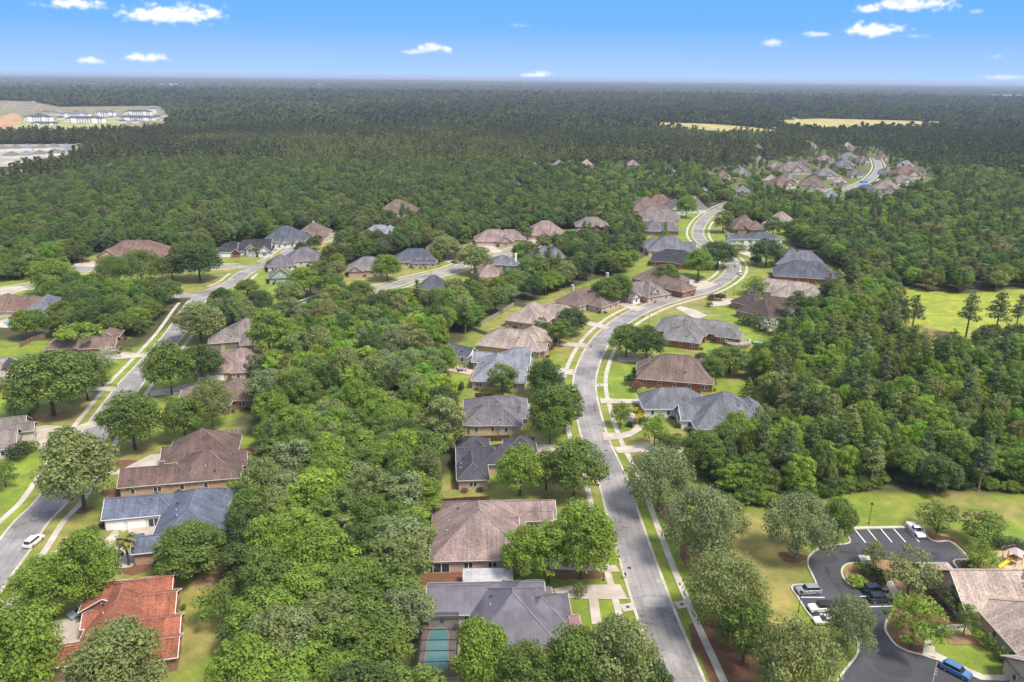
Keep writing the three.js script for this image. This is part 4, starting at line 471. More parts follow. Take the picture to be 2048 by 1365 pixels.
house('twin gabled pinkish house with timbered porch', { roof: 'pink', wall: 'pinkbrick', O: [8.4,-499.4], turn: .05, s: .68, wings: [W_(0, 0, 25, 20, {}), W_(8, -4, 15, 8, { ax: 'v', e0: 'gable' }), W_(15, -5, 22, 8, { ax: 'v', e0: 'gable', wall: 'brown' })], front: 20 });
house('two storey red brick house with white windows', { roof: 'mid', wall: 'redbrick', O: [40.7,-516.4], turn: 0, h: 6, s: .6, wings: [W_(0, 0, 22, 15, {}), W_(11, -2, 16, 6, { ax: 'v', e0: 'gable' }), W_(17, -2, 22, 6, { ax: 'v', e0: 'gable' }), W_(0, -4, 9, 8, { ax: 'v', e0: 'gable', h: 3.2 })], front: 22 });
house('sage green two storey house with white round windows', { roof: 'grey', wall: 'sage', O: [-12.2,-402.2], turn: .06, h: 6, s: .42, wings: [W_(0, 0, 15, 15, {}), W_(8, -2, 16, 8, { ax: 'v' })], chimney: [14, 4, 11], chimneyMat: M.white, front: 20 });
house('grey hip roof beside the middle street end', { roof: 'grey', wall: 'stucco', O: [9.9,-428.6], turn: .05, s: .7, wings: [W_(0, 0, 16, 16, {}), W_(8, 4, 20, 18, {})] });
house('tan roof corner showing below the sage green house', { roof: 'pink', wall: 'stucco', O: [-17.4,-386.3], turn: .3, s: .6, wings: [W_(0, 0, 16, 14, {})] });
house('dark roof poking up among trees near the junction', { roof: 'plum', wall: 'stucco', O: [-120.8,-417.3], turn: .3, s: .65, wings: [W_(0, 0, 20, 16, {}), W_(-10, -10, 4, 4, {})] });
house('grey green gabled house beside the junction', { roof: 'mid', wall: 'sage', O: [-119.4,-379.7], turn: .3, s: .7, wings: [W_(0, 0, 12, 12, { ax: 'v', e0: 'gable' })] });
house('small grey roof above the wooded strip', { roof: 'slate', wall: 'stucco', O: [-43.6,-361.7], turn: .1, s: .8, wings: [W_(0, 0, 14, 12, {})] });
// --- far clusters: each a hip roof with a gable, fewer parts
const farHouses = [
  ['grey brown roof low in the trees at the head of the street', 280, -864, 14, 'umber', 24],
  ['broad dark brown roof left of the far street', 289, -884, 34, 'mid', 26],
  ['rust peaked roof in front of the broad dark roof', 247, -759, 22, 'rust', 22],
  ['cream fronted brown roof along the far street', 270, -764, 24, 'umber', 22],
  ['grey brown ridge roof in the far left row', 317, -845, 22, 'stone', 20],
  ['purple brown striped roof by the far bend', 293, -801, 15, 'cocoa', 20],
  ['grey gabled roof left of the far street', 377, -949, 21, 'grey', 20],
  ['double grey roof behind the far grey gable', 413, -1036, 24, 'stone', 20],
  ['tan roof corner beside the far street trees', 328, -864, 14, 'tan', 16],
  ['pale grey roof right of the far street', 446, -945, 19, 'light', 18],
  ['big rust red hip roof right of the far street', 402, -852, 32, 'rust', 24],
  ['white walled house under the rust red roof', 372, -792, 23, 'mid', 18],
  ['low brown roofs with dormers at the far corner', 333, -745, 23, 'pink', 20],
  ['navy blue hip roof at the far bend', 300, -706, 23, 'slate', 20],
  ['light grey roof with solar panels at the far bend', 262, -682, 15, 'light', 18],
  ['brown house closing the far street', 474, -1056, 12, 'rust', 14],
  ['pinkish house alone above the far row', 438, -1239, 21, 'pink', 20],
  ['pale tan roof deep in the far pines', 491, -1227, 16, 'tan', 18],
  ['brown roofs side by side near the far field', 326, -1132, 23, 'umber', 26],
  ['small dark roof left of the far field houses', 296, -998, 13, 'mid', 18],
  ['blue grey peak at the left end of the far cluster', 234, -1016, 14, 'slate', 20],
  ['beige roof peeping over the mid trees', 191, -963, 10, 'tan', 16],
  ['pink roof in the middle row of far trees', 127, -924, 15, 'pink', 20],
  ['pale pink roof left in the middle row', 113, -979, 15, 'pink', 20],
  ['tan humped roof in the middle row', 75, -918, 16, 'tan', 20],
  ['brown ridge roof in the middle row', 43, -915, 15, 'stone', 18],
  ['small white gable at the left end of the middle row', 17, -913, 10, 'light', 14],
  ['grey roof sunk in the trees left of the pale driveway', -3, -738, 11, 'stone', 18],
  ['light roof behind the yellow green tree', 163, -705, 9, 'light', 16],
  ['tan roof right of the tall gabled house', 195, -711, 12, 'stone', 18],
  ['pale roof at the far left edge of the woods', -481, -757, 20, 'tan', 24],
  ['grey roof between the rust peak and the far bend', 272, -807, 15, 'stone', 20],
  ['brown roof below the broad dark far roof', 326, -944, 18, 'umber', 20],
  ['pale roof touching the far bend lawns', 311, -787, 13, 'tan', 18],
  ['dark roof left of the far street end', 356, -857, 14, 'plum', 18],
  ['pinkish roof above the far grey gable', 378, -1007, 18, 'pink', 20],
  ['small brown roof at the far street top', 430, -1012, 14, 'umber', 16],
  ['tan roof at the left of the far rust peak', 246, -797, 13, 'tan', 18],
  ['brown roof at the right end of the far cluster', 433, -883, 15, 'umber', 18],
  ['grey roof right beside the far street', 403, -880, 11, 'grey', 16],
  ['stone roof among the trees left of the far cluster', 237, -855, 15, 'stone', 20],
  ['brown roof among the trees left of the stone roof', 208, -826, 14, 'umber', 18],
  ['pale pink roof near the start of the far cluster', 288, -918, 15, 'pink', 18],
  ['light roof between the middle row and far cluster', 159, -857, 14, 'light', 18],
  ['brown grey roof right of the middle row', 133, -828, 13, 'mid', 18],
];
for (const [label, x, z, w, roof, dep] of farHouses) house(label, { roof, wall: roof === 'light' || label.includes('white') ? 'white' : 'stucco', O: [x, z], turn: (hash2(x, z) - .5) * .6, s: .78, h: 3.6, detail: 1, wings: [W_(0, 0, w, dep * .9, {}), W_(w * .35, -dep * .18, w * .75, dep * .5, { ax: 'v', e0: 'gable' })], front: 48 });

// ---------------------------------------------------------------- trees
// A crown is a cloud of leaf sprays set round many lobes; lobes differ in size and tone so that clumps shade one another.
function leafCloud(lobes, perArea, size, r, flat = .25, tone = .22, fill = .16) {
  const pos = [], col = [], nor = [], v = V(), q = V();
  for (const [lx, ly, lz, lr, lt = 1] of lobes) {
    const n = Math.round(perArea * lr * lr), clump = (1 + (r() - .5) * tone * 1.6) * lt, warm = (r() - .5) * .12;
    for (let i = 0; i < n; i++) {
      let y = r() * 2 - 1; if (y < -.35 && r() < .55) y = -y; const a = r() * 2 * Math.PI, k = Math.sqrt(1 - y * y); v.set(Math.cos(a) * k, y, Math.sin(a) * k);
      const inner = r() < fill, rad = lr * (inner ? .35 + r() * .45 : .72 + r() * .44), px = lx + v.x * rad, py = ly + v.y * rad * (1 - flat), pz = lz + v.z * rad;
      q.set(v.x + (r() - .5) * 1.25, v.y + .30 + (r() - .5) * 1.1, v.z + (r() - .5) * 1.25).normalize();
      const t = V(r() - .5, r() - .5, r() - .5).cross(q).normalize(), b = V().crossVectors(q, t), s = size * (.45 + r() * r() * 1.5), s2 = s * (.55 + r() * .5), bend = s * .25;
      const c = clump * (1 + (r() - .5) * tone * 2.2), w = warm + (r() - .5) * .14, C = [c * (1 + w), c, c * (1 - w * .8)];
      const P = [[-s, 0], [0, -s2], [s, 0], [0, s2]].map(([x, y2], j) => [px + t.x * x + b.x * y2 - (j % 2 ? 0 : q.x * bend), py + t.y * x + b.y * y2 - (j % 2 ? 0 : q.y * bend), pz + t.z * x + b.z * y2 - (j % 2 ? 0 : q.z * bend)]);
      for (const j of [0, 1, 2, 0, 2, 3]) { pos.push(...P[j]); col.push(...C); nor.push(q.x, q.y, q.z); }
    }
  }
  const g = new THREE.BufferGeometry(); g.setAttribute('position', new THREE.Float32BufferAttribute(pos, 3)); g.setAttribute('normal', new THREE.Float32BufferAttribute(nor, 3)); g.setAttribute('color', new THREE.Float32BufferAttribute(col, 3)); g.computeVertexNormals(); return g;
}
function broadLobes(r, n, w, y0, y1, shape = 1) {    // lobes over an uneven dome of unit-size tree: w half width, y0..y1 crown
  const L = []; const cy = lerp(y0, y1, .42), hy = (y1 - y0) * .5;
  L.push([0, cy, 0, w * .66, .95]);
  for (let i = 0; i < n; i++) {
    const t = (i + .5) / n, y = 1 - 1.55 * Math.pow(t, shape), a = i * 2.39996 + r() * .9, k = Math.sqrt(Math.max(0.02, 1 - Math.min(1, y * y))), out = .76 + r() * .36, lr = w * (.20 + r() * .2);
    if (r() < .08) continue;
    L.push([Math.cos(a) * k * (w - lr * .55) * out, cy + y * (hy - lr * .25) * (.88 + r() * .24), Math.sin(a) * k * (w - lr * .55) * out, lr]);
  }
  return L;
}
function trunkGeo(r, h, r0, forks, spread) {
  const m = new MB(), top = V((r() - .5) * .5, h, (r() - .5) * .5); m.tube(V(0, -.2, 0), V(top.x * .5, h * .5, top.z * .5), r0, r0 * .8, 7).tube(V(top.x * .5, h * .5, top.z * .5), top, r0 * .8, r0 * .55, 7);
  for (let i = 0; i < forks; i++) { const a = i / forks * 6.28 + r(), b = V(top.x + Math.cos(a) * spread, h + spread * (.8 + r() * .8), top.z + Math.sin(a) * spread); const st = V(top.x * .7, h * (.72 + .25 * r()), top.z * .7); m.tube(st, b, r0 * .42, r0 * .12, 5); }
  return m.geo();
}
// kinds: built at a nominal height and crown width, scaled per tree
const kinds = {};
function kind(name, seed, h, w, make) { const r = rng(seed); kinds[name] = { h, w, ...make(r) }; }
const leafDensity = 98;
for (let v = 0; v < 4; v++) kind('oak' + v, 111 + v, 12, 10, (r) => ({ crown: leafCloud(broadLobes(r, 40 + v * 4, 5, 2.6, 12.1), 125, .185, r), trunk: trunkGeo(r, 4.2, .3, 5, 2.4) }));
for (let v = 0; v < 4; v++) kind('broad' + v, 11 + v, 12, 10, (r) => ({ crown: leafCloud(broadLobes(r, 34 + v * 4, 5, 3.0, 12.1), leafDensity, .22, r), trunk: trunkGeo(r, 4.4, .3, 5, 2.4) }));
for (let v = 0; v < 3; v++) kind('tall' + v, 31 + v, 15, 8, (r) => ({ crown: leafCloud(broadLobes(r, 38, 4, 2.6, 15, .85), leafDensity, .215, r), trunk: trunkGeo(r, 6.5, .28, 5, 1.9) }));
for (let v = 0; v < 2; v++) kind('round' + v, 41 + v, 7, 6, (r) => ({ crown: leafCloud(broadLobes(r, 22, 3, 1.3, 7), 150, .15, r), trunk: trunkGeo(r, 2.4, .17, 4, 1.3) }));
for (let v = 0; v < 2; v++) kind('wispy' + v, 51 + v, 10, 11, (r) => ({ crown: leafCloud(broadLobes(r, 46, 5.5, 1.6, 10), 120, .15, r, .15, .2, .3), trunk: trunkGeo(r, 3, .3, 7, 3.6) }));
for (let v = 0; v < 3; v++) kind('pine' + v, 61 + v, 18, 6.4, (r) => {
  const L = []; for (let i = 0; i < 17; i++) { const t = i / 16, y = lerp(9.5 - v, 17.4, t), k = (1 - t * .8) * (.65 + .35 * r()), a = i * 2.4 + r(); const lr = lerp(1.45, .75, t) * (.85 + r() * .4); L.push([Math.cos(a) * k * 2.2, y, Math.sin(a) * k * 2.2, lr]); }
  const m = new MB().tube(V(0, -.2, 0), V(.15, 10, .1), .26, .18, 7).tube(V(.15, 10, .1), V(.1, 17.4, 0), .18, .04, 6); L.forEach(([x, y, z], i) => { if (i % 2 && i < 12) m.tube(V(.1, y - .6, .05), V(x, y, z), .07, .03, 4); });
  return { crown: leafCloud(L, 84, .22, r, .4, .3), trunk: m.geo(), pale: true };
});
kind('cedar', 71, 9, 4.2, (r) => { const L = []; for (let i = 0; i < 26; i++) { const t = i / 26, a = i * 2.4, k = (1 - t) * 1.5; L.push([Math.cos(a) * k, .9 + t * 7.6, Math.sin(a) * k, lerp(.95, .35, t)]); } return { crown: leafCloud(L, 90, .2, r, .1), trunk: new MB().tube(V(0, -.2, 0), V(0, 8, 0), .16, .03, 6).geo() }; });
kind('spire', 72, 6, 1.5, (r) => { const L = []; for (let i = 0; i < 12; i++) { const t = i / 11; L.push([(r() - .5) * .2, .5 + t * 5.2, (r() - .5) * .2, lerp(.62, .22, t)]); } return { crown: leafCloud(L, 190, .12, r, -.3), trunk: new MB().tube(V(0, -.2, 0), V(0, 5, 0), .08, .02, 5).geo() }; });
kind('arbor', 73, 6, 10, (r) => { const L = []; for (let i = 0; i < 30; i++) { const a = r() * 6.28, k = Math.sqrt(r()) * 4.2; L.push([Math.cos(a) * k, 4.2 + (1 - k / 4.6) * 1.2 + (r() - .5) * .6, Math.sin(a) * k, .95 + r() * .4]); } return { crown: leafCloud(L, 50, .3, r, .35), trunk: trunkGeo(r, 2.6, .28, 7, 2.2) }; });
kind('bush', 81, 1.6, 2.2, (r) => { const L = []; for (let i = 0; i < 9; i++) { const a = i * 2.4, k = i ? .55 + r() * .2 : 0; L.push([Math.cos(a) * k, .75 + (i ? r() * .3 : .3), Math.sin(a) * k, .5 + r() * .15]); } return { crown: leafCloud(L, 230, .11, r, .1), trunk: new MB().tube(V(0, -.1, 0), V(0, .7, 0), .06, .04, 5).geo() }; });
kind('palm', 91, 6.5, 5, (r) => {
  const pos = [], col = [], N = 26; for (let i = 0; i < N; i++) { const a = i * 2.39996, up = 1.1 - i / N * 1.75, len = 2.3; let p = V(0, 5.1, 0), d = V(Math.cos(a) * Math.cos(up), Math.sin(up), Math.sin(a) * Math.cos(up)); const side = V(-Math.sin(a), 0, Math.cos(a)), c = .7 + r() * .6;
    for (let k = 0; k < 5; k++) { const q = p.clone().addScaledVector(d, len / 5), w0 = [.06, .5, .62, .5, .3][k], w1 = [.5, .62, .5, .3, .02][k]; const A = p.clone().addScaledVector(side, w0), B = p.clone().addScaledVector(side, -w0), C = q.clone().addScaledVector(side, -w1), Dd = q.clone().addScaledVector(side, w1); for (const z of [A, B, C, A, C, Dd]) { pos.push(z.x, z.y, z.z); col.push(c * 1.1, c, c * .8); } p = q; d = d.clone(); d.y -= .26; d.normalize(); } }
  const g = new THREE.BufferGeometry(); g.setAttribute('position', new THREE.Float32BufferAttribute(pos, 3)); g.setAttribute('color', new THREE.Float32BufferAttribute(col, 3)); g.computeVertexNormals(); return { crown: g, trunk: new MB().tube(V(0, -.2, 0), V(.1, 5.1, 0), .24, .2, 8).geo() };
});
const leafMat = (r, g, b) => new THREE.MeshPhysicalMaterial({ color: new THREE.Color(r, g, b), vertexColors: true, roughness: .78, specularIntensity: .35, transmission: .4, thickness: 0, side: THREE.DoubleSide });
const LM = { mid: leafMat(.148, .214, .040), fresh: leafMat(.206, .298, .040), deep: leafMat(.092, .142, .036), olive: leafMat(.235, .275, .090), grey: leafMat(.225, .275, .115), pine: leafMat(.125, .165, .060), lime: leafMat(.25, .36, .045), bronze: leafMat(.19, .235, .07), bloom: leafMat(.42, .44, .32), hedge: leafMat(.060, .090, .026), yellow: leafMat(.6, .5, .05), red: leafMat(.24, .11, .065) };
const placed = [], treeSpots = [], protos = new Map();
function proto(k, tone) {
  const key = k + tone; if (!protos.has(key)) { const g = new THREE.Group(), c = new THREE.Mesh(kinds[k].crown, LM[tone]), t = new THREE.Mesh(kinds[k].trunk, kinds[k].pale || k.startsWith('wispy') ? M.palebark : M.bark); c.name = k === 'bush' ? 'foliage' : 'crown'; t.name = k === 'bush' ? 'stem' : 'trunk'; g.add(c, t); protos.set(key, g); }
  return protos.get(key);
}
function plant(name, [x, z, h, w], k, tone, label, category, group) {
  const o = proto(k, tone).clone(); o.name = numbered(name); o.position.set(x, 0, z); o.rotation.y = hash2(x * 10, z * 10) * 6.28; o.scale.set(w / kinds[k].w, h / kinds[k].h, w / kinds[k].w); scene.add(o); tag(o, label, category, group); placed.push([x, z, w / 2]); return o;
}
const tree = (spot, k, tone, label, group) => plant(k.startsWith('pine') ? 'pine_tree' : k === 'palm' ? 'palm_tree' : k === 'cedar' || k === 'spire' ? 'conifer_tree' : 'tree', spot, k, tone, label, k === 'palm' ? 'palm' : 'tree', group);
// --- trees one can point at
for (const [s, k, t, l] of [
  [[-100.4,-166.1,19.9,16.9], 'oak1', 'olive', 'tall bronze tinged street tree standing on a round mulch ring'], [[-86.1,-127.1,12.5,13], 'oak0', 'fresh', 'left of two bright trees hiding the lower left street'], [[-80.2,-129.6,16.3,10.6], 'oak2', 'fresh', 'bright spreading tree between the blue grey and red roofs'],
  [[-77.6,-101.7,21.5,13.6], 'oak3', 'fresh', 'bright green tree filling the bottom left corner'], [[-62,-104,15.7,14.2], 'oak1', 'olive', 'olive tree overhanging the red roof'], [[-65,-141.2,10.8,13.8], 'oak2', 'mid', 'rounded tree at the corner of the blue grey house'], [[-53.4,-125.3,9.2,9.1], 'round0', 'mid', 'low round tree in the yard right of the red roof'], [[-79.6,-143.8,7.9,5.4], 'palm', 'olive', 'lone palm beside the motor court'],
  [[-137.2,-220.2,20.3,24.2], 'oak0', 'mid', 'great dark oak on the left street lawn'], [[-133.4,-232.8,15.7,12.4], 'oak3', 'mid', 'tree crowding the right side of the great oak'], [[-140.1,-260.7,8.4,8.3], 'round1', 'bloom', 'white flowering tree beside the arbor driveway'], [[-134.5,-244.7,7.7,8.2], 'round0', 'fresh', 'small white flecked tree below the flowering one'], [[-158.3,-278.2,10.8,17.2], 'arbor', 'fresh', 'flat topped arbor tree in front of the brown porch house'],
  [[-102.8,-198,16.2,15.1], 'oak2', 'mid', 'big tree leaning over the left street above the curling driveway'], [[-91.4,-204,13,11.7], 'oak3', 'mid', 'tree beside the big one above the long brown roof'], [[-86.4,-211.4,15.5,11.4], 'wispy0', 'olive', 'loose grey tree in front of the half buried brown roof'], [[-108.9,-237.6,17.2,14.6], 'oak1', 'mid', 'left tree of the pair before the cream garage'], [[-102.6,-247.5,13.7,13.8], 'oak0', 'deep', 'right tree of the pair before the cream garage'],
  [[-119.4,-291.2,15.1,17.5], 'oak2', 'olive', 'yellowish tree leaning over the left street below the junction'], [[-86.6,-269.5,20.8,13.4], 'tall0', 'fresh', 'tall bright tree at the edge of the wood by the brown tiled house'], [[-85.9,-252.6,9,8.7], 'round1', 'deep', 'small dark tree right of the cream garage house'], [[-145.8,-297.7,6.5,7], 'round0', 'deep', 'small round tree on the lawn beyond the arbor house'], [[-140.9,-279.3,5.3,2.6], 'palm', 'mid', 'tiny palm on the lawn by the left sidewalk'],
  [[-125.1,-176.5,7.3,7.4], 'round1', 'mid', 'round bush like tree at the left edge of the lawn'], [[-147.7,-218.4,5.8,5], 'round0', 'grey', 'small grey tree behind the left edge tower'], [[-65.3,-169.2,6.7,5.9], 'round1', 'fresh', 'small tree behind the blue grey house'], [[-58.8,-158.2,9.5,7.8], 'oak1', 'fresh', 'tree at the rear corner of the blue grey house'],
  [[-18,-198.5,16.4,12.4], 'tall1', 'olive', 'grey olive tree against the plum grey house'], [[-2.9,-240.6,11,9.6], 'tall2', 'mid', 'tree standing in front of the light blue grey house'], [[10.7,-236.8,13.2,12], 'oak0', 'deep', 'dark tree right of the light blue grey house'], [[15.3,-211.3,16.7,10.6], 'tall0', 'mid', 'tall tree nearest the street beyond the plum grey house'], [[11,-203.9,17.2,12.7], 'oak2', 'mid', 'full tree before the plum grey house front'],
  [[2.4,-175,13,11.2], 'oak1', 'fresh', 'tree hiding the right end of the near black roof'], [[8.9,-178.1,11,8.7], 'tall1', 'mid', 'middle tree of the three beside the near black roof'], [[15.6,-174.3,15.1,14], 'oak3', 'mid', 'streetside tree of the three beside the near black roof'], [[3,-139.4,12.8,9.6], 'oak0', 'fresh', 'left of three bright trees before the pinkish brown roof'], [[7.9,-139.1,14.4,8.4], 'tall2', 'fresh', 'middle of three bright trees before the pinkish brown roof'], [[14.5,-140.9,16.8,14.1], 'oak2', 'fresh', 'right of three bright trees before the pinkish brown roof'],
  [[-4.5,-108.1,14.4,9.5], 'oak1', 'fresh', 'bright tree covering the lower left of the metal roof'], [[2.7,-103.8,13.6,9.5], 'oak0', 'mid', 'tree below the middle of the metal roof'], [[10.9,-105,15,11.2], 'oak3', 'mid', 'tree below the pink metal porch'], [[17.5,-104,17.6,11.8], 'oak2', 'olive', 'flecked tree over the street edge at the bottom'], [[22.5,-102,11.6,7.1], 'oak1', 'deep', 'dark tree at the bottom edge beside the street'],
  [[35.2,-168.5,15.8,15.5], 'wispy0', 'grey', 'first grey green street tree right of the near street'], [[39.6,-146.7,17.9,14.4], 'wispy1', 'grey', 'second and palest grey green street tree'], [[46.2,-152.9,11.9,10.4], 'oak1', 'olive', 'greener tree leaning against the palest street tree'], [[39.6,-125.1,16.4,15], 'wispy0', 'olive', 'third and widest street tree'], [[41.2,-116,13.9,9.5], 'oak0', 'mid', 'tree in the pine straw bed below the widest street tree'], [[46.6,-105.5,17.2,12.8], 'wispy1', 'olive', 'lacy tree at the bottom beside the car park'], [[60.7,-119.1,11.5,8.5], 'wispy0', 'grey', 'silvery tree leaning over the parked jeep'],
  [[61.6,-149,15.3,14.4], 'wispy1', 'grey', 'pale silvery tree by the upper kerb of the car park'], [[72.6,-155,11,7.7], 'oak3', 'mid', 'greener tree right behind the pale silvery tree'], [[77.2,-146.7,6.1,4.4], 'round1', 'olive', 'small dark topped tree on the planted island'], [[79.5,-135.7,10.8,10.2], 'round0', 'olive', 'dense round tree between car park and tan building'], [[73.1,-120.6,11.3,10.6], 'round1', 'fresh', 'bright round tree at the bend of the front kerb'], [[85.6,-131.1,5.5,4.6], 'round0', 'deep', 'narrow dark tree against the tan building'], [[84.4,-124.1,7.2,4.6], 'round1', 'mid', 'small tree on the lawn before the tan building door'],
  [[97.5,-160,7.7,9.3], 'round0', 'mid', 'tree behind the white pickup'], [[105.4,-155.3,8.1,10.2], 'round1', 'mid', 'tree on the lawn behind the playground'], [[98.2,-144.5,7.5,7.3], 'round0', 'fresh', 'tree between the lower bays and the sand'], [[100.9,-133.1,8.6,5.8], 'round1', 'olive', 'tree behind the tan building at the right edge'],
  [[40,-203,10.2,7.8], 'round0', 'fresh', 'small bright tree on the lawn of the grey L shaped house'], [[32.2,-215.9,8.4,6.4], 'round1', 'mid', 'small tree between the two driveway arms'], [[43.9,-200,5.6,8.2], 'round0', 'deep', 'shrubby tree by the entry of the grey L shaped house'],
  [[42,-277.9,12.7,12.8], 'oak0', 'mid', 'street tree on the bend before the brown hip roof'], [[48.9,-274.9,12.6,13.7], 'oak1', 'deep', 'dark tree beside the bend behind the street tree'], [[18.5,-292.2,10.9,9.2], 'tall0', 'mid', 'left young tree before the tan houses'], [[23.5,-303.6,11.2,12.3], 'oak2', 'deep', 'round tree before the farther tan house'], [[11.5,-303.2,7.5,7.1], 'round0', 'deep', 'dark clipped tree at the porch of the farther tan house'],
  [[42.1,-346.6,13.4,13], 'oak1', 'mid', 'tree before the dark roofed pine house'], [[49.3,-353.6,13.6,10.9], 'oak3', 'mid', 'tree beside the dormered house'], [[76.2,-386,11.2,11.9], 'oak0', 'mid', 'tree before the dark brown house on the fan driveway'], [[111.3,-427,14.3,19.5], 'oak2', 'deep', 'big dark street tree inside the upper bend'], [[95.9,-403.5,15.2,14.9], 'oak3', 'fresh', 'feathery tree left of the big dark street tree'], [[115.9,-370.4,9.3,12.8], 'round1', 'fresh', 'bright round tree outside the upper bend'],
  [[127.6,-590.4,16.2,14.7], 'oak1', 'fresh', 'yellow green tree at the top of the street'], [[140.4,-531.5,15.4,14.6], 'tall1', 'mid', 'tree right of the upper street'], [[139.9,-433.2,15.1,17.6], 'oak0', 'deep', 'dark multi stemmed tree before the white board house'], [[130.6,-458.7,8.8,11.6], 'round0', 'mid', 'shrubby tree by the white board house porch'], [[98.1,-511.7,11.7,6.4], 'cedar', 'fresh', 'pointed green cedar by the purple brown house'], [[169.2,-517.3,14.7,13], 'tall0', 'mid', 'tree between the orange front pitch and the tent roof'],
  [[76,-262.2,10,15.3], 'oak0', 'mid', 'dark broad tree behind the red brick house lawn'], [[68.1,-253.4,9.3,8.4], 'oak3', 'mid', 'tree right of the streaked brown roof'], [[50.1,-190.3,11,11], 'oak1', 'mid', 'left tree of the row below the grey L shaped house'], [[57.9,-192.8,11.7,12.2], 'oak2', 'mid', 'middle tree of the row below the grey L shaped house'], [[66.3,-195.3,11.8,11.2], 'oak0', 'fresh', 'right tree of the row below the grey L shaped house'], [[75.9,-238.6,8.2,6.4], 'cedar', 'mid', 'cone shaped tree at the wood edge behind the grey L'], [[118.9,-321.9,15.2,12.9], 'pine0', 'pine', 'dark pine by the beige house'], [[91.7,-198,16.1,7], 'pine1', 'olive', 'lone tall pine with a long bare pale trunk in the right woods'], [[149.2,-300.2,17.2,6.6], 'pine0', 'olive', 'left pine of the trio beside the bare earth'], [[154.4,-302.9,18.1,5.9], 'pine2', 'pine', 'middle pine of the trio beside the bare earth'], [[159.1,-304.4,18.6,9.5], 'pine1', 'pine', 'right pine of the trio beside the bare earth'], [[182.9,-307.1,18.9,10.4], 'pine2', 'pine', 'left pine standing against the clearing'], [[188.3,-297.8,21.8,10.1], 'pine0', 'pine', 'middle pine standing against the clearing'], [[205.1,-311.2,17.3,8.1], 'pine1', 'pine', 'right pine standing against the clearing'], [[148.4,-358.4,10.7,12.9], 'oak1', 'deep', 'tree behind the dark solar panels'],
  [[-62.8,-390.2,13.3,14], 'oak2', 'fresh', 'bright tree beside the indigo roofed house'], [[-42.1,-429.5,7.8,8.2], 'round1', 'mid', 'small tree before the indigo roofed house'], [[-19.7,-407.1,15.3,18.1], 'oak0', 'olive', 'bushy tree left of the sage green house'], [[6.9,-496.8,12.6,10.6], 'tall1', 'mid', 'tree on the lawn between the gabled houses'], [[-38,-439.8,13.6,16.7], 'oak3', 'olive', 'loose tree beside the pinkish gabled house'], [[9.7,-375.4,18.2,14.4], 'tall2', 'mid', 'tall tree right of the sage green house'], [[1.2,-363.9,12.5,16.4], 'oak1', 'mid', 'tree below the sage green house'],
  [[-146.6,-444.9,7.5,7.3], 'round0', 'mid', 'small tree on the farmhouse lawn'], [[-119.5,-446.2,8,8.5], 'oak1', 'deep', 'left dark tree by the junction street'], [[-117,-462.9,7.7,8.8], 'oak0', 'deep', 'right dark tree by the junction street'], [[-194.1,-376.4,14.3,14.5], 'wispy0', 'mid', 'left live oak of the group by the junction'], [[-179,-375.1,17.7,19.2], 'wispy1', 'mid', 'middle live oak of the group by the junction'], [[-155.3,-386.1,18.6,20.7], 'oak2', 'deep', 'dark live oak beside the junction lawn'], [[-169.5,-387.6,12.2,14.9], 'wispy0', 'deep', 'shaded live oak behind the junction lawn'], [[-211.4,-357,16.5,20.6], 'oak0', 'fresh', 'bright tree by the far left driveway'], [[-233.1,-424,10.1,10.8], 'oak3', 'deep', 'dark tree left of the broad brown house'], [[-126.5,-411.3,5.4,7.9], 'round1', 'deep', 'dark tree at the corner by the junction'], [[-123,-358.8,7.6,10.2], 'oak1', 'mid', 'tree right of the left street junction'], [[-96.2,-358.2,13.7,14.7], 'oak2', 'fresh', 'loose bright tree below the dark roof near the junction'], [[-82.8,-355.2,12.3,13.7], 'oak0', 'mid', 'tree left of the brown grey gabled house'], [[-98.6,-339.5,12.2,12.3], 'oak3', 'olive', 'pale tree below the grey green gabled house'], [[-68.1,-343.9,11.5,12.9], 'oak1', 'mid', 'tree in front of the middle street left end'], [[-108,-328.2,10.6,12.3], 'oak2', 'deep', 'dark tree just right of the junction corner'], [[-117.6,-317.6,11.6,12.8], 'oak0', 'deep', 'dark tree below the junction corner'], [[-96.3,-388.7,10.2,10.9], 'oak3', 'mid', 'tree beside the dark roof near the junction'],
]) tree(s, k, t, l);
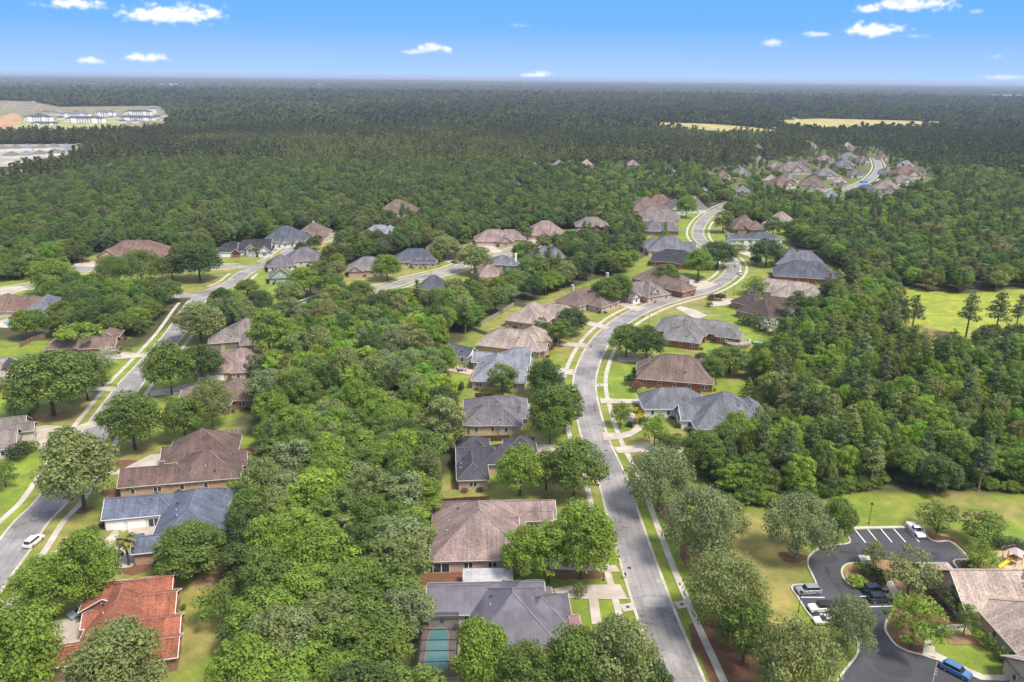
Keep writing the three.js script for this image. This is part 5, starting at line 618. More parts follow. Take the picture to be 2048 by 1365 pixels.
// --- shrubs and clipped hedges
for (const [s, t, l] of [[[-92.2,-154.5,3.2,2.7], 'mid', 'green shrub on the lawn left of the motor court'], [[-125.5,-203.1,3.7,6.4], 'hedge', 'clipped oval hedge inside the swooping driveway'], [[-130.8,-191.3,4.7,6.1], 'hedge', 'dark shrub below the left edge tower house'], [[-130.2,-195.8,3,4.9], 'mid', 'shrub at the corner of the left edge tower house'], [[73.5,-143.7,2.7,3.5], 'mid', 'round shrub on the planted island beside the small tree'], [[74.8,-142,3.4,4.5], 'hedge', 'large dark shrub on the planted island'], [[71.1,-139.5,2.1,4.1], 'lime', 'yellow green shrub at the tip of the island'], [[97.1,-145.2,2.2,3.8], 'hedge', 'dark shrub under the tree by the sand'], [[76,-140.3,2.7,3.5], 'hedge', 'dark shrub beside the island walk'], [[108.1,-155.3,1.5,5.6], 'hedge', 'low shrub in the hedge behind the sand'], [[112.1,-155,1.5,5.6], 'hedge', 'next low shrub in the hedge behind the sand'], [[86.9,-120.6,3.3,2.7], 'mid', 'shrub against the tan building wall'], [[87.6,-117.7,2.8,2.7], 'mid', 'lower shrub against the tan building wall'], [[86.5,-123,2.2,2.4], 'lime', 'pale shrub by the tan building door'],
  [[38.5,-221.1,2,2.7], 'yellow', 'first yellow flowering shrub along the grey L house'], [[39.7,-224.1,2,2.4], 'yellow', 'second yellow flowering shrub along the grey L house'], [[38.8,-227.5,1.7,2.5], 'yellow', 'third yellow flowering shrub along the grey L house'], [[39.2,-218.2,2.3,3.3], 'hedge', 'dark shrub below the yellow flowering shrubs'], [[40.1,-250.7,3.9,5], 'hedge', 'shrub at the front corner of the brown hip roof'], [[40.9,-244.4,3.9,4.3], 'red', 'reddish shrub at the front corner of the brown hip roof'], [[68.4,-273.9,3.7,4.7], 'hedge', 'small clipped conifer on the fence line'], [[71.7,-272.4,3.1,4], 'hedge', 'second clipped conifer on the fence line'], [[74.4,-268.8,3.6,4.3], 'hedge', 'third clipped conifer on the fence line'],
  [[99.8,-321.2,4.8,10.5], 'deep', 'hedge in front of the chocolate roof'], [[104.1,-314.4,5.2,10.3], 'deep', 'second hedge plant in front of the chocolate roof'], [[105.5,-309.1,5.9,10.1], 'bloom', 'white flowering bush in front of the chocolate roof'], [[93.3,-360.5,2.9,5.6], 'hedge', 'planted island shrub by the street'], [[96.4,-358.9,3.8,5.1], 'hedge', 'second planted island shrub by the street'], [[88.9,-348.4,2.3,3.2], 'mid', 'tiny tree like shrub below the planted island'], [[-19.1,-240.1,3.8,2.6], 'hedge', 'left pointed shrub on the small bright lawn'], [[-16.5,-240.2,4.5,2.6], 'hedge', 'right pointed shrub on the small bright lawn'], [[12.8,-284.9,4.4,5.3], 'red', 'reddish bush at the nearer tan porch'], [[16.2,-292.1,3.6,3.5], 'hedge', 'dark bush by the nearer tan driveway'], [[9.3,-240.9,2.6,4.9], 'deep', 'shrub under the tree right of the light blue grey house'], [[14.1,-135.2,2.8,3], 'bronze', 'brown and green bush beside the metal roof driveway'], [[-67.7,-195.2,3.3,3.5], 'grey', 'pale bush behind the long brown roof'], [[-92.7,-173.4,4.1,3.2], 'mid', 'spiky bush at the left end of the long brown roof'], [[134.5,-435.4,5.1,7.2], 'hedge', 'round clipped bush beside the upper bend'], [[-47.3,-115.9,2.5,3.5], 'mid', 'bush at the strip edge right of the red roof'], [[85.6,-383.5,2.5,3.5], 'hedge', 'dark planter shrub on the fan driveway'], [[93.3,-392.9,2.6,3.5], 'hedge', 'second planter shrub on the fan driveway']]) plant('shrub', s, 'bush', t, l, 'shrub');

const hedgeTrees = placed.length;
for (const [x, z, q, words] of beds) { if (placed.some(([a, b, c]) => Math.hypot(a - x, b - z) < c + .2)) continue; const l = 'low foundation shrub against the ' + words; plant('shrub', [x, z, .8 + q * .7, 1.1 + ((q * 7) % 1) * .9], 'bush', ['hedge', 'mid', 'deep', 'red', 'hedge', 'lime'][Math.floor(q * 97) % 6], l, 'shrub', l); }
const shrubs = placed.length - hedgeTrees;
// --- the woods: trees set where no house, street, lawn or field is
const roadPts = roadList.flatMap((l) => l);
function open(x, z, dist) {                          // nothing stands here and nothing must stay clear
  for (const [a, b] of roadPts) if (Math.abs(a - x) < 9 && Math.abs(b - z) < 9) return false;
  for (const [cx, cz, hw, hd, t, front] of footprints) {
    const dx = x - cx, dz = z - cz; if (Math.abs(dx) > 60 || Math.abs(dz) > 70) continue;
    const u = dx * Math.cos(t) - dz * Math.sin(t), v = dx * Math.sin(t) + dz * Math.cos(t);
    if (Math.abs(u) < hw + 2.5 && v > -hd - 2.5 && v < hd + front) return false;
  }
  return true;
}
const woods = [];                                    // [x, z, h, w, kind, tone, region]
{
  const r = rng(2024), region = (x, z) => { for (const k in woodPolys) if (inside(woodPolys[k], x, z)) return k; if (clearPolys.some((p) => inside(p, x, z)) || inside(clearing, x, z)) return null; if (z < -905) return 'back'; return 'hood'; };
  const pick = (a) => a[Math.floor(r() * a.length)];
  const put = (x, z, reg) => {
    const n = fbm(x * .012 + 5, z * .012, 3), q = r(); let k, t, h, w;
    if (reg === 'strip') { k = q < .55 ? 'broad' + Math.floor(r() * 4) : 'tall' + Math.floor(r() * 3); t = pick(['mid', 'fresh', 'fresh', 'fresh', 'olive', 'mid', 'deep', 'lime', 'bronze', 'grey']); h = 9.5 + r() * 5.5; w = 7.4 + r() * 3.8 + sstep(-210, -110, z) * 1.8; }
    else if (reg === 'right') { if (q < .2) { k = 'pine' + Math.floor(r() * 3); t = pick(['pine', 'mid', 'pine', 'olive']); h = 13 + r() * 6; w = 5.5 + r() * 2.4; } else { k = r() < .6 ? 'tall' + Math.floor(r() * 3) : 'broad' + Math.floor(r() * 4); t = pick(['mid', 'fresh', 'mid', 'fresh', 'mid', 'lime', 'fresh', 'olive', 'deep']); h = 7.5 + r() * 6.5; w = 5 + r() * 3.4; } }
    else if (reg === 'leftgrove') { k = 'broad' + Math.floor(r() * 4); t = pick(['mid', 'deep', 'mid', 'fresh']); h = 9 + r() * 4; w = 8 + r() * 3; }
    else if (reg === 'hood') { if (q < .2) { k = 'pine' + Math.floor(r() * 3); t = pick(['pine', 'pine', 'mid']); h = 12 + r() * 5; w = 5.5 + r() * 2; } else { k = q < .75 ? 'broad' + Math.floor(r() * 4) : 'tall' + Math.floor(r() * 3); t = pick(z < -430 && x < 60 ? ['deep', 'mid', 'deep', 'pine', 'mid', 'bronze'] : ['mid', 'mid', 'deep', 'fresh', 'olive']); h = 8.5 + r() * 4.5; w = 7.5 + r() * 3.5; } }
    if (reg === 'hood' && inside(farHood, x, z)) { h *= .62; w *= .8; }
    woods.push([x, z, h, w, k, t, reg, n]);
  };
  const near = (x, z, m) => placed.some(([a, b, c]) => Math.hypot(a - x, b - z) < c * .62 + m);
  const sp = { strip: 6.9, right: 4.9, leftgrove: 6.6, hood: 7 };
  for (const [reg, st] of Object.entries(sp)) for (let z = -905; z < -62; z += st) for (let x = -420; x < 520; x += st) {
    const a = x + (r() - .5) * st * .9, b = z + (r() - .5) * st * .9; if (Math.abs(a) > -b * .69 + 22) continue;
    if (region(a, b) !== reg) continue; if (!open(a, b) || near(a, b, 1.5)) continue; if (reg === 'hood' && inside(farHood, a, b) && r() < .66) continue; if (reg === 'hood' && inside(midHood, a, b) && r() < .5) continue;
    if (builtUp.some((p) => inside(p, a, b))) continue;
    put(a, b, reg);
  }
}
// the ones that show largest stand as single trees; the rest are the forest mass
woods.forEach((t) => { t.seen = t[2] * t[3] / (t[1] * t[1] + 1); const px = t[0] / -t[1]; if (Math.abs(px) > .66 || -t[1] < 78) t.seen *= .02; });
woods.sort((a, b) => b.seen - a.seen);
const named = 300 - placed.length + 46 + shrubs;
const toneWord = { mid: 'mid green', fresh: 'bright green', deep: 'dark green', olive: 'olive', grey: 'silvery', pine: 'dusky', lime: 'yellow green', bronze: 'bronze tinged' };
const along = (z) => (z > -112 ? 'at the bottom edge' : z > -135 ? 'beside the screened pool' : z > -160 ? 'behind the pinkish brown roof' : z > -185 ? 'behind the near black roof' : z > -215 ? 'behind the plum grey house' : z > -250 ? 'behind the light blue grey house' : z > -300 ? 'behind the white garage' : 'near the middle street');
woods.slice(0, Math.max(120, named)).forEach(([x, z, h, w, k, t, reg]) => {
  const what = toneWord[t] + ' ' + (k.startsWith('pine') ? 'pine' : k.startsWith('tall') ? 'upright tree' : 'rounded tree');
  const l = reg === 'strip' ? `${what} in the wooded strip ${along(z)}` : reg === 'right' ? `${what} in the dense woods behind the car park` : reg === 'leftgrove' ? `${what} in the grove above the arbor house` : `${what} filling the yards between the farther houses`;
  tree([x, z, h, w], k, t, l, l);
});
const forest = new THREE.Group(); forest.name = 'forest'; scene.add(forest); tag(forest, 'unbroken mass of pines and hardwoods stretching to the horizon', 'forest', null, 'stuff');
const massMat = new THREE.MeshPhysicalMaterial({ vertexColors: true, roughness: .8, specularIntensity: .3, transmission: .4, thickness: 0, side: THREE.DoubleSide });
function whole(k, tone) {                             // crown and trunk as one coloured geometry for the mass
  const c = kinds[k].crown.clone(), t = kinds[k].trunk.clone(); c.deleteAttribute('normal'); c.computeVertexNormals(); t.deleteAttribute('uv'); const n = t.attributes.position.count; t.setAttribute('color', new THREE.Float32BufferAttribute(new Float32Array(n * 3).map((_, i) => [2.0, 1.0, 2.2][i % 3]), 3)); return mergeGeometries([c, t]);
}
function mass(geo, list) {                            // list of [x, z, sx, sy, [r,g,b]]
  if (!list.length) return; const m = new THREE.InstancedMesh(geo, massMat, list.length), o = new THREE.Object3D(), c = new THREE.Color(); m.name = 'tree_mass';
  list.forEach(([x, z, sx, sy, col], i) => { o.position.set(x, -.1, z); o.rotation.y = hash2(x * 3, z * 5) * 6.28; o.scale.set(sx, sy, sx); o.updateMatrix(); m.setMatrixAt(i, o.matrix); m.setColorAt(i, c.setRGB(...col)); }); forest.add(m);
}
const lists = {}, tones = Object.fromEntries(Object.entries(LM).map(([k, m]) => [k, m.color.toArray()]));
woods.slice(Math.max(120, named)).forEach(([x, z, h, w, k, t]) => (lists[k] ??= []).push([x, z, w / kinds[k].w, h / kinds[k].h, tones[t].map((c, i) => c * (.85 + hash2(x * 7, z * 3 + i) * .3))]));
for (const k in lists) mass(whole(k), lists[k]);
{ const r = rng(505), under = [[], []]; for (const [reg, n] of [['right', 2600], ['strip', 700], ['leftgrove', 160]]) { const P = woodPolys[reg], xs = P.map((p) => p[0]), zs = P.map((p) => p[1]), x0 = Math.min(...xs), x1 = Math.min(420, Math.max(...xs)), z0 = Math.min(...zs), z1 = Math.max(...zs); for (let i = 0; i < n; i++) { const x = lerp(x0, x1, r()), z = lerp(z0, z1, r()); if (!inside(P, x, z) || !open(x, z)) continue; const s = .55 + r() * .55, t = LM[['mid', 'fresh', 'deep', 'lime', 'mid'][Math.floor(r() * 5)]].color.toArray(); under[i % 2].push([x, z, s * 1.1, s * .8, t]); } }
  // saplings and brambles crowd the edge of the wood above the car park
  for (const line of [[[50.3,-185.6],[55.5,-171.3],[65.1,-171],[83.4,-177.7],[99.4,-182.7],[128.8,-178.9],[146.8,-177.3]], [[49.2,-186.4],[71.7,-200.6],[81.3,-208.9]], [[-51.3,-134.4],[-57.9,-162.5],[-60.5,-181.8]]]) for (const [a, b] of spline(line, 1.6)) { const s = .35 + r() * .4, t = LM[['mid', 'deep', 'mid', 'fresh'][Math.floor(r() * 4)]].color.toArray(); under[r() < .5 ? 0 : 1].push([a + (r() - .5) * 2.5, b + (r() - .8) * 2.5, s * 1.15, s * .75, t]); }
  mass(whole('round0'), under[0]); mass(whole('round1'), under[1]); }
// farther woods: the same trees with fewer, larger sprays
{
  const r = rng(77), lod = (seed, n, w, y0, y1, area, size, conic) => { const q = rng(seed), g = leafCloud(conic ? Array.from({ length: n }, (_, i) => { const t = i / n, a = i * 2.4 + q(), k = (1 - t * .75) * w * .55; return [Math.cos(a) * k, lerp(y0, y1 - w * .4, t), Math.sin(a) * k, w * lerp(.55, .46, t)]; }) : broadLobes(q, n, w, y0, y1), area, size, q, .3, .28); return g; };
  const midG = [lod(1, 12, 4.5, 2, 13, 7, .8), lod(2, 10, 4.2, 3, 14, 7, .8), lod(3, 10, 3.6, 4, 18, 9, .75, 1), lod(4, 9, 3.4, 6, 19, 9, .75, 1)];
  const farG = [lod(5, 5, 5, 2, 13, 2.2, 1.7), lod(6, 5, 4.6, 3, 16, 2.2, 1.7, 1)];
  const clump = [lod(8, 10, 22, 0, 17, .12, 6.5), lod(9, 10, 24, 0, 15, .12, 6.5)];
  const L = [midG, farG, clump].map((g) => g.map(() => []));
  const free = (x, z) => !(fields.some((p) => inside(p, x, z)) || builtUp.some((p) => inside(p, x, z)) || inside(farHood, x, z) && r() < .7 || inside(midHood, x, z) && r() < .45);
  const tone = (x, z, conic) => { const a = fbm(x * .004, z * .0022 + 9, 4), b = fbm(x * .02 + 3, z * .01, 3), k = .54 + a * .62 + (r() - .5) * .2, f = sstep(.42, .66, b); const c = conic ? [.118, .138, .054] : [lerp(.135, .19, f), lerp(.165, .225, f), lerp(.050, .054, f)]; return c.map((v) => v * k); };
  for (let z = -430; z > -1500; z -= 6.6) { const half = Math.min(1200, -z * .70 + 30); for (let x = -half; x < half; x += 6.6) {
    const a = x + (r() - .5) * 6, b = z + (r() - .5) * 6; if (a > -420 && a < 520 && b > -905) continue; if (!free(a, b) || !open(a, b)) continue;
    const pineland = fbm(a * .005 + 20, b * .005, 3), i = r() < sstep(.35, .6, pineland) * .42 + .05 ? 2 + Math.floor(r() * 2) : Math.floor(r() * 2), s = (.75 + r() * .4) * (inside(farHood, a, b) ? .7 : 1); L[0][i].push([a, b, s, s * (.8 + r() * .35), tone(a, b, i > 1)]); } }
  for (let z = -1500; z > -4200; z -= 9.5 * (1 + (-z - 1500) / 4000)) { const st = 9.5 * (1 + (-z - 1500) / 4000), half = -z * .69 + 60; for (let x = -half; x < half; x += st) {
    const a = x + (r() - .5) * st, b = z + (r() - .5) * st; if (!free(a, b)) continue; const i = r() < .25 ? 1 : 0, s = (1.05 + r() * .5) * st / 9.5; L[1][i].push([a, b, s, s * (.7 + r() * .5), tone(a, b, i)]); } }
  for (let z = -4200; z > -16000; z -= 42 * (1 + (-z - 4200) / 6000)) { const st = 40 * (1 + (-z - 4200) / 6000), half = -z * .69 + 100; for (let x = -half; x < half; x += st) {
    const a = x + (r() - .5) * st, b = z + (r() - .5) * st, i = r() < .5 ? 1 : 0, s = (.8 + r() * .6) * Math.sqrt(st / 40); if (r() < .04) continue; L[2][i].push([a, b, s * 1.1, (.7 + r() * .45), tone(a, b, 1)]); } }
  [midG, farG, clump].forEach((gs, k) => gs.forEach((g, i) => mass(g, L[k][i])));
  console.log('woods', woods.length, 'named', named, 'shrubs', shrubs, 'placed', placed.length, L.map((l) => l.map((m) => m.length)).join(' '));
}

// ---------------------------------------------------------------- vehicles
const carPaint = {}, paint = (rgb) => (carPaint[rgb] ??= new THREE.MeshPhysicalMaterial({ color: new THREE.Color(...rgb), roughness: .35, metalness: .15, clearcoat: .8, clearcoatRoughness: .1 }));
const tyreMat = std([.02, .02, .02]), glassMat = std([.02, .025, .03], { roughness: .08 }), lampMat = std([.85, .85, .85], { roughness: .2 }), tailMat = std([.4, .02, .02], { roughness: .3 });
function slab(profile, width, bevel) {               // a side outline swept across the car's width, edges rounded
  const g = new THREE.ExtrudeGeometry(new THREE.Shape(profile.map(([x, y]) => new THREE.Vector2(x, y))), { depth: width - 2 * bevel, bevelEnabled: true, bevelThickness: bevel, bevelSize: bevel * .8, bevelSegments: 2, steps: 1 }); g.translate(0, 0, -(width - 2 * bevel) / 2); return g;
}
function vehicle(name, label, [x, z], turn, rgb, style, category = 'car') {
  const g = thing(name, label, category, x, z, turn, undefined, .07), p = paint(rgb), L = style === 'pickup' ? 5.6 : style === 'sedan' ? 4.6 : 4.7, h = style === 'sedan' ? 1.42 : style === 'jeep' ? 1.8 : style === 'pickup' ? 1.85 : 1.7, b = style === 'sedan' ? .82 : 1.0, w = 1.85, e = L / 2;
  const hood = style === 'jeep' ? .02 : .1;
  mesh('body', slab([[-e + .08, .32], [-e, .5], [-e + .03, b - .04], [-e + .3, b], [e - 1.35, b], [e - .25, b - hood], [e, b - hood - .18], [e - .02, .42], [e - .15, .3]], w, .1), p, g);
  const [c0, c1, r0, r1] = style === 'pickup' ? [-.5, 1.35, -.3, .7] : style === 'sedan' ? [-1.75, 1.15, -1.0, .35] : style === 'jeep' ? [-e + .12, .85, -e + .2, .6] : [-e + .1, 1.25, -e + .5, .55];
  mesh('windows', slab([[c0, b - .03], [c1, b - .03], [r1, h - .06], [r0, h - .06]], w - .28, .06), glassMat, g);
  mesh('roof', slab([[r0 - .05, h - .07], [r1 + .06, h - .07], [r1 - .05, h], [r0 + .1, h]], w - .34, .04), style === 'jeep' ? M.black : p, g);
  for (const s of [-1, 1]) { const zz = s * (w / 2 - .17), bar = (a, b, t) => new MB().beam(V(a, b_, zz), V(b, h - .05, zz * .96), t, .05).build('pillar', p, g), b_ = b; bar(c1, r1, .07); bar(c0, r0, .12); bar((c0 + c1) / 2, (r0 + r1) / 2, .07); }
  if (style === 'pickup') { new MB().box(-e + 1.05, b - .02, 0, 1.9, .03, 1.35).build('bed_floor', M.black, g); for (const s of [-1, 1]) new MB().box(-e + 1.1, b - .05, s * .85, 2.1, .3, .09).build('bed_side', p, g); new MB().box(-e + .05, b - .05, 0, .09, .3, 1.7).build('tailgate', p, g); }
  for (const sx of [-1, 1]) for (const sz of [-1, 1]) { const wx = sx * (e - .88), wz = sz * (w / 2 - .1), t = mesh('wheel', new THREE.CylinderGeometry(.35, .35, .22, 16).rotateX(Math.PI / 2).translate(wx, .34, wz), tyreMat, g); mesh('rim', new THREE.CylinderGeometry(.2, .2, .03, 12).rotateX(Math.PI / 2).translate(wx, .34, wz + sz * .12), M.steel, t); }
  for (const s of [-1, 1]) { new MB().box(e - .02, b - hood - .26, s * .66, .08, .14, .34).build('headlight', lampMat, g); new MB().box(-e + .02, b - .28, s * .72, .07, .2, .22).build('tail_light', tailMat, g); }
  return g;
}
const towards = (a, b) => Math.atan2(-(b[1] - a[1]), b[0] - a[0]);
vehicle('parked_car', 'white SUV parked at the kerb of the left street', [-103.9,-151.6], towards([-104.3,-148.5], [-103.5,-154.8]), [.78, .78, .78], 'suv');
vehicle('parked_pickup', 'dark teal pickup in the motor court of the blue grey house', [-83.2,-152.6], towards([-84,-151.6], [-80.6,-153.7]), [.04, .09, .10], 'pickup', 'pickup');
vehicle('parked_car', 'dark car half under the bright tree by the motor court', [-84.5,-146.3], towards([-85.4,-145.5], [-83.7,-147.4]), [.03, .05, .05], 'sedan');
vehicle('parked_car', 'silver SUV beside the red roofed house', [-81.3,-128], towards([-81,-128.9], [-82.5,-126.8]), [.35, .37, .42], 'suv');
vehicle('parked_car', 'silver grey SUV in the left bays of the car park', [60.1,-136.9], towards([62.5,-137.1], [57.8,-136.8]), [.30, .31, .33], 'suv');
vehicle('parked_jeep', 'white jeep with a black roof in the left bays', [60.6,-131.3], towards([63,-131.7], [58.1,-131.3]), [.82, .82, .82], 'jeep', 'jeep');
vehicle('parked_car', 'white car half hidden by the silvery tree', [60.2,-127.6], towards([62.9,-127.8], [57.6,-127.5]), [.80, .80, .80], 'sedan');
vehicle('parked_car', 'black SUV beside the island walk', [73.4,-134.5], towards([71.2,-134.3], [75.9,-134.7]), [.012, .012, .014], 'suv');
vehicle('parked_car', 'dark green black car behind the black SUV', [73.6,-137.3], towards([71.5,-137.1], [75.9,-137.5]), [.014, .02, .022], 'suv');
vehicle('parked_pickup', 'white pickup backed into the last upper bay', [92.5,-159.9], towards([92.3,-162.5], [92.5,-157.2]), [.82, .82, .82], 'pickup', 'pickup');
vehicle('parked_car', 'blue SUV at the lower right kerb', [77.9,-114.3], towards([76.5,-116], [79.8,-112.4]), [.06, .16, .34], 'suv');
vehicle('parked_car', 'black car on the curved driveway', [35.8,-218.1], towards([34.7,-215.2], [37.4,-221.8]), [.012, .012, .014], 'suv');
vehicle('parked_car', 'turquoise car parked high on the main street', [123.6,-445.1], towards([124.5,-440], [122.9,-450.3]), [.10, .40, .42], 'sedan');
vehicle('parked_car', 'upper white car on the outside of the street bend', [123,-430], towards([121.7,-422.8], [124.4,-437.5]), [.8, .8, .8], 'suv');
vehicle('parked_car', 'lower white car on the outside of the street bend', [120,-412.3], towards([118.7,-405.6], [121.6,-420.4]), [.8, .8, .8], 'suv');
vehicle('parked_car', 'left white car on the farmhouse neighbours driveway', [-143.6,-468.7], towards([-141.6,-468.8], [-145.2,-467.2]), [.8, .8, .8], 'suv');
vehicle('parked_car', 'right white car on the farmhouse neighbours driveway', [-134.7,-467.7], towards([-132.8,-469.3], [-137.3,-466.2]), [.8, .8, .8], 'sedan');
vehicle('parked_car', 'dark car on the middle street driveway', [-32.4,-431.2], towards([-30.3,-428.8], [-34.8,-434.8]), [.02, .02, .02], 'sedan');
vehicle('parked_car', 'small red car on the far street', [302.4,-757.9], 0, [.45, .05, .06], 'sedan');
{ const c = [351.9,-814.1], g = thing('dumpster', 'bright blue dumpster by the far street', 'dumpster', c[0], c[1], .2); new MB().box(0, .3, 0, 7, 1.9, 2.6).build('body', std([.03, .22, .60]), g); new MB().box(0, 2.2, 0, 7.1, .12, 2.7).build('rim', std([.05, .3, .7]), g); }

// ---------------------------------------------------------------- lamps, signs, mailboxes
function lampPost(label, [x, z], h, head) {
  const g = thing('street_lamp', label, 'street lamp', x, z); new MB().tube(V(0, 0, 0), V(0, .7, 0), .16, .12, 8).build('base', M.black, g); new MB().tube(V(0, .6, 0), V(0, h, 0), .07, .05, 8).build('pole', M.black, g);
  if (head === 'box') { new MB().box(0, h, 0, .5, .25, .5).box(0, h + .25, 0, .3, .12, .3).build('lantern', M.black, g); } else { new MB().tube(V(0, h, 0), V(0, h + .45, 0), .13, .2, 6).tube(V(0, h + .45, 0), V(0, h + .62, 0), .26, .02, 6).build('lantern', M.black, g); }
}
lampPost('black lamp post on the lawn above the upper bays', [83.4,-163.4], 5.2, 'box'); lampPost('black lamp post beside the white jeep bays', [56,-130.6], 4.6, 'box'); lampPost('black lantern post on the near sidewalk', [19.3,-140.2], 4.2, 'lantern'); lampPost('black lantern post on the outside of the bend', [56.9,-318.3], 4.2, 'lantern'); lampPost('black lantern post by the planted street island', [105.1,-368.2], 4.2, 'lantern'); lampPost('lantern post beside the junction lawn', [-144.9,-410.4], 4.2, 'lantern'); lampPost('lantern post at the bottom beside the lacy tree', [46.3,-112.1], 4.6, 'box'); lampPost('lantern post on the middle street verge', [-42,-400.6], 4.2, 'lantern'); lampPost('lantern post right of the upper street', [129,-503.4], 4.2, 'lantern');
function mailbox(label, [x, z], turn) { const g = thing('mailbox', label, 'mailbox', x, z, turn); new MB().box(0, 0, 0, .12, 1.05, .12).build('post', M.black, g); const b = new THREE.CylinderGeometry(.15, .15, .5, 12, 1, false).rotateX(Math.PI / 2).translate(0, 1.2, 0); mesh('box', b, M.black, g); new MB().box(0, 1.02, 0, .3, .17, .5).build('box_base', M.black, g); }
mailbox('black mailbox at the mouth of the wide pale driveway', [23.8,-141.1], .3); mailbox('mailbox beside the bend driveway', [33.2,-274.4], .5); mailbox('mailbox by the tan house driveway', [30.1,-288.4], .4); mailbox('mailbox on the planted street island', [101.9,-371.7], .4); mailbox('mailbox by the left street driveway', [-128.7,-242.2], .6);
{ const c = [88.6,-146.5], g = thing('disabled_sign', 'small blue disabled parking sign on a post', 'sign', c[0], c[1]); new MB().tube(V(0, 0, 0), V(0, 2.1, 0), .04, .04, 6).build('post', M.steel, g);
  const cv = document.createElement('canvas'); cv.width = 96; cv.height = 128; const x = cv.getContext('2d'); x.fillStyle = '#1c4fa0'; x.fillRect(0, 0, 96, 128); x.strokeStyle = '#ffffff'; x.lineWidth = 8; x.beginPath(); x.arc(44, 82, 24, 0, 7); x.stroke(); x.fillStyle = '#ffffff'; x.beginPath(); x.arc(40, 26, 9, 0, 7); x.fill(); x.fillRect(37, 34, 9, 40); x.fillRect(40, 66, 32, 9);
  const t = new THREE.CanvasTexture(cv); t.colorSpace = THREE.SRGBColorSpace; const s = mesh('sign_face', new THREE.BoxGeometry(.42, .56, .03).translate(0, 1.85, .06), std([1, 1, 1], { map: t, roughness: .5 }), g); s.userData.label = 'blue face with a white wheelchair symbol'; }

// ---------------------------------------------------------------- fences
function fence(label, pts, h, mat) {
  const g = thing('fence', label, 'fence'); const line = [];
  for (let i = 0; i + 1 < pts.length; i++) { const [a, b] = [pts[i], pts[i + 1]], d = Math.hypot(b[0] - a[0], b[1] - a[1]), n = Math.max(1, Math.round(d / 2.4)), t = Math.atan2(-(b[1] - a[1]), b[0] - a[0]); for (let k = 0; k < n; k++) { const f = (k + .5) / n, x = lerp(a[0], b[0], f), z = lerp(a[1], b[1], f); new MB().box(x, .06, z, d / n - .04, h - .06 + (hash2(x * 9, z) - .5) * .05, .05, t).build('panel', mat, g); const px = lerp(a[0], b[0], k / n), pz = lerp(a[1], b[1], k / n); new MB().box(px, 0, pz, .12, h + .08, .12, t).build('post', mat, g); } }
}
fence('open plank fence behind the long brown roof', [[-84.1,-207.1],[-77.6,-208.9],[-69.3,-209.8]], 1.7, M.greywood); fence('grey plank fence between the brown and blue grey roofs', [[-64,-173.3],[-59.5,-174.1]], 1.8, M.greywood); fence('weathered fence below the blue grey house', [[-68.6,-140.8],[-63.9,-141.6],[-56.1,-142.8]], 1.7, M.wood); fence('red brown fence between the plum grey and near black houses', [[-16.1,-205.2],[-8.7,-205.3],[-0.5,-206.2]], 1.8, M.darkwood);
fence('dark fence behind the pinkish brown roof', [[-17.3,-169.7],[-10.9,-170.8],[-4.9,-171.4]], 1.8, M.darkwood); fence('pale plank fence climbing behind the farther tan house', [[-12.9,-315.7],[-5.3,-332.1],[0.7,-346.6],[6.1,-343.6]], 1.8, M.greywood); fence('plank fence on the slope left of the arbor house', [[-183.5,-281.9],[-183.3,-291.4],[-178.5,-296]], 1.8, M.wood); fence('long fence running up behind the left edge tower house', [[-140.6,-207.4],[-143.2,-217.1],[-145.7,-227.6]], 1.8, M.wood); fence('dark picket fence below the grey L shaped house', [[42.6,-203.7],[46.2,-203.5],[50.6,-202.9]], 1.6, M.darkwood); fence('golden new fence beside the blue black roofed house', [[173.6,-415.9],[171.6,-402.6],[168.6,-390]], 1.8, M.goldwood); fence('red brown fence right of the light blue grey house', [[-11.7,-238.2],[-5.3,-237.6]], 1.5, M.darkwood); fence('rear fence beyond the light blue grey house', [[-7.7,-299.9],[-17.1,-310.1]], 1.6, M.greywood);

// ---------------------------------------------------------------- pools, screens, decks
{ const c = [-12.5,-119], g = thing('swimming_pool', 'turquoise pool beside the metal roofed house', 'pool', c[0], c[1], .04); new MB().box(0, .02, 0, 7.4, .12, 15).build('deck', std([.40, .32, .30], { map: concreteMap }), g); const w = new MB(); sheet(w, smoothClosed([[-1.6, -5], [-.2, -6], [1.2, -5], [1.5, 0], [1.4, 5.5], [-1.8, 5.5], [-2.2, 0]], .6), .16); w.build('water', M.water, g); const k = new MB(); strip(k, [...smoothClosed([[-1.6, -5], [-.2, -6], [1.2, -5], [1.5, 0], [1.4, 5.5], [-1.8, 5.5], [-2.2, 0]], .6), [-1.6, -5]], -.2, .12, .19, .06); k.build('coping', M.concrete, g);
  const s = thing('pool_screen', 'dark framed screen cage standing over the turquoise pool', 'pool cage', c[0], c[1], .04); const H0 = 3.1; for (let i = 0; i <= 5; i++) { const z = -7 + i * 2.8; for (const x of [-3.3, 3.3]) new MB().box(x, .14, z, .1, H0, .1).build('post', M.black, s); new MB().beam(V(-3.3, H0 + .15, z), V(3.3, H0 + .15, z), .09, .12).build('rafter', M.black, s); } for (const x of [-3.3, 3.3]) new MB().beam(V(x, H0 + .2, -7), V(x, H0 + .2, 7), .1, .12).build('rail', M.black, s);
  const sc = new MB(), Q = (x, y, z) => V(x, y, z), T0 = H0 + .24; sc.quad(Q(-3.3, T0, 7), Q(3.3, T0, 7), Q(3.3, T0, -7), Q(-3.3, T0, -7)); sc.build('screen', M.screen, s); for (const x of [-3.34, 3.34]) new MB().quad(Q(x, .15, -7), Q(x, .15, 7), Q(x, H0, 7), Q(x, H0, -7)).build('screen', M.screen, s); new MB().quad(Q(-3.3, .15, 7.03), Q(3.3, .15, 7.03), Q(3.3, H0, 7.03), Q(-3.3, H0, 7.03)).build('screen', M.screen, s); }
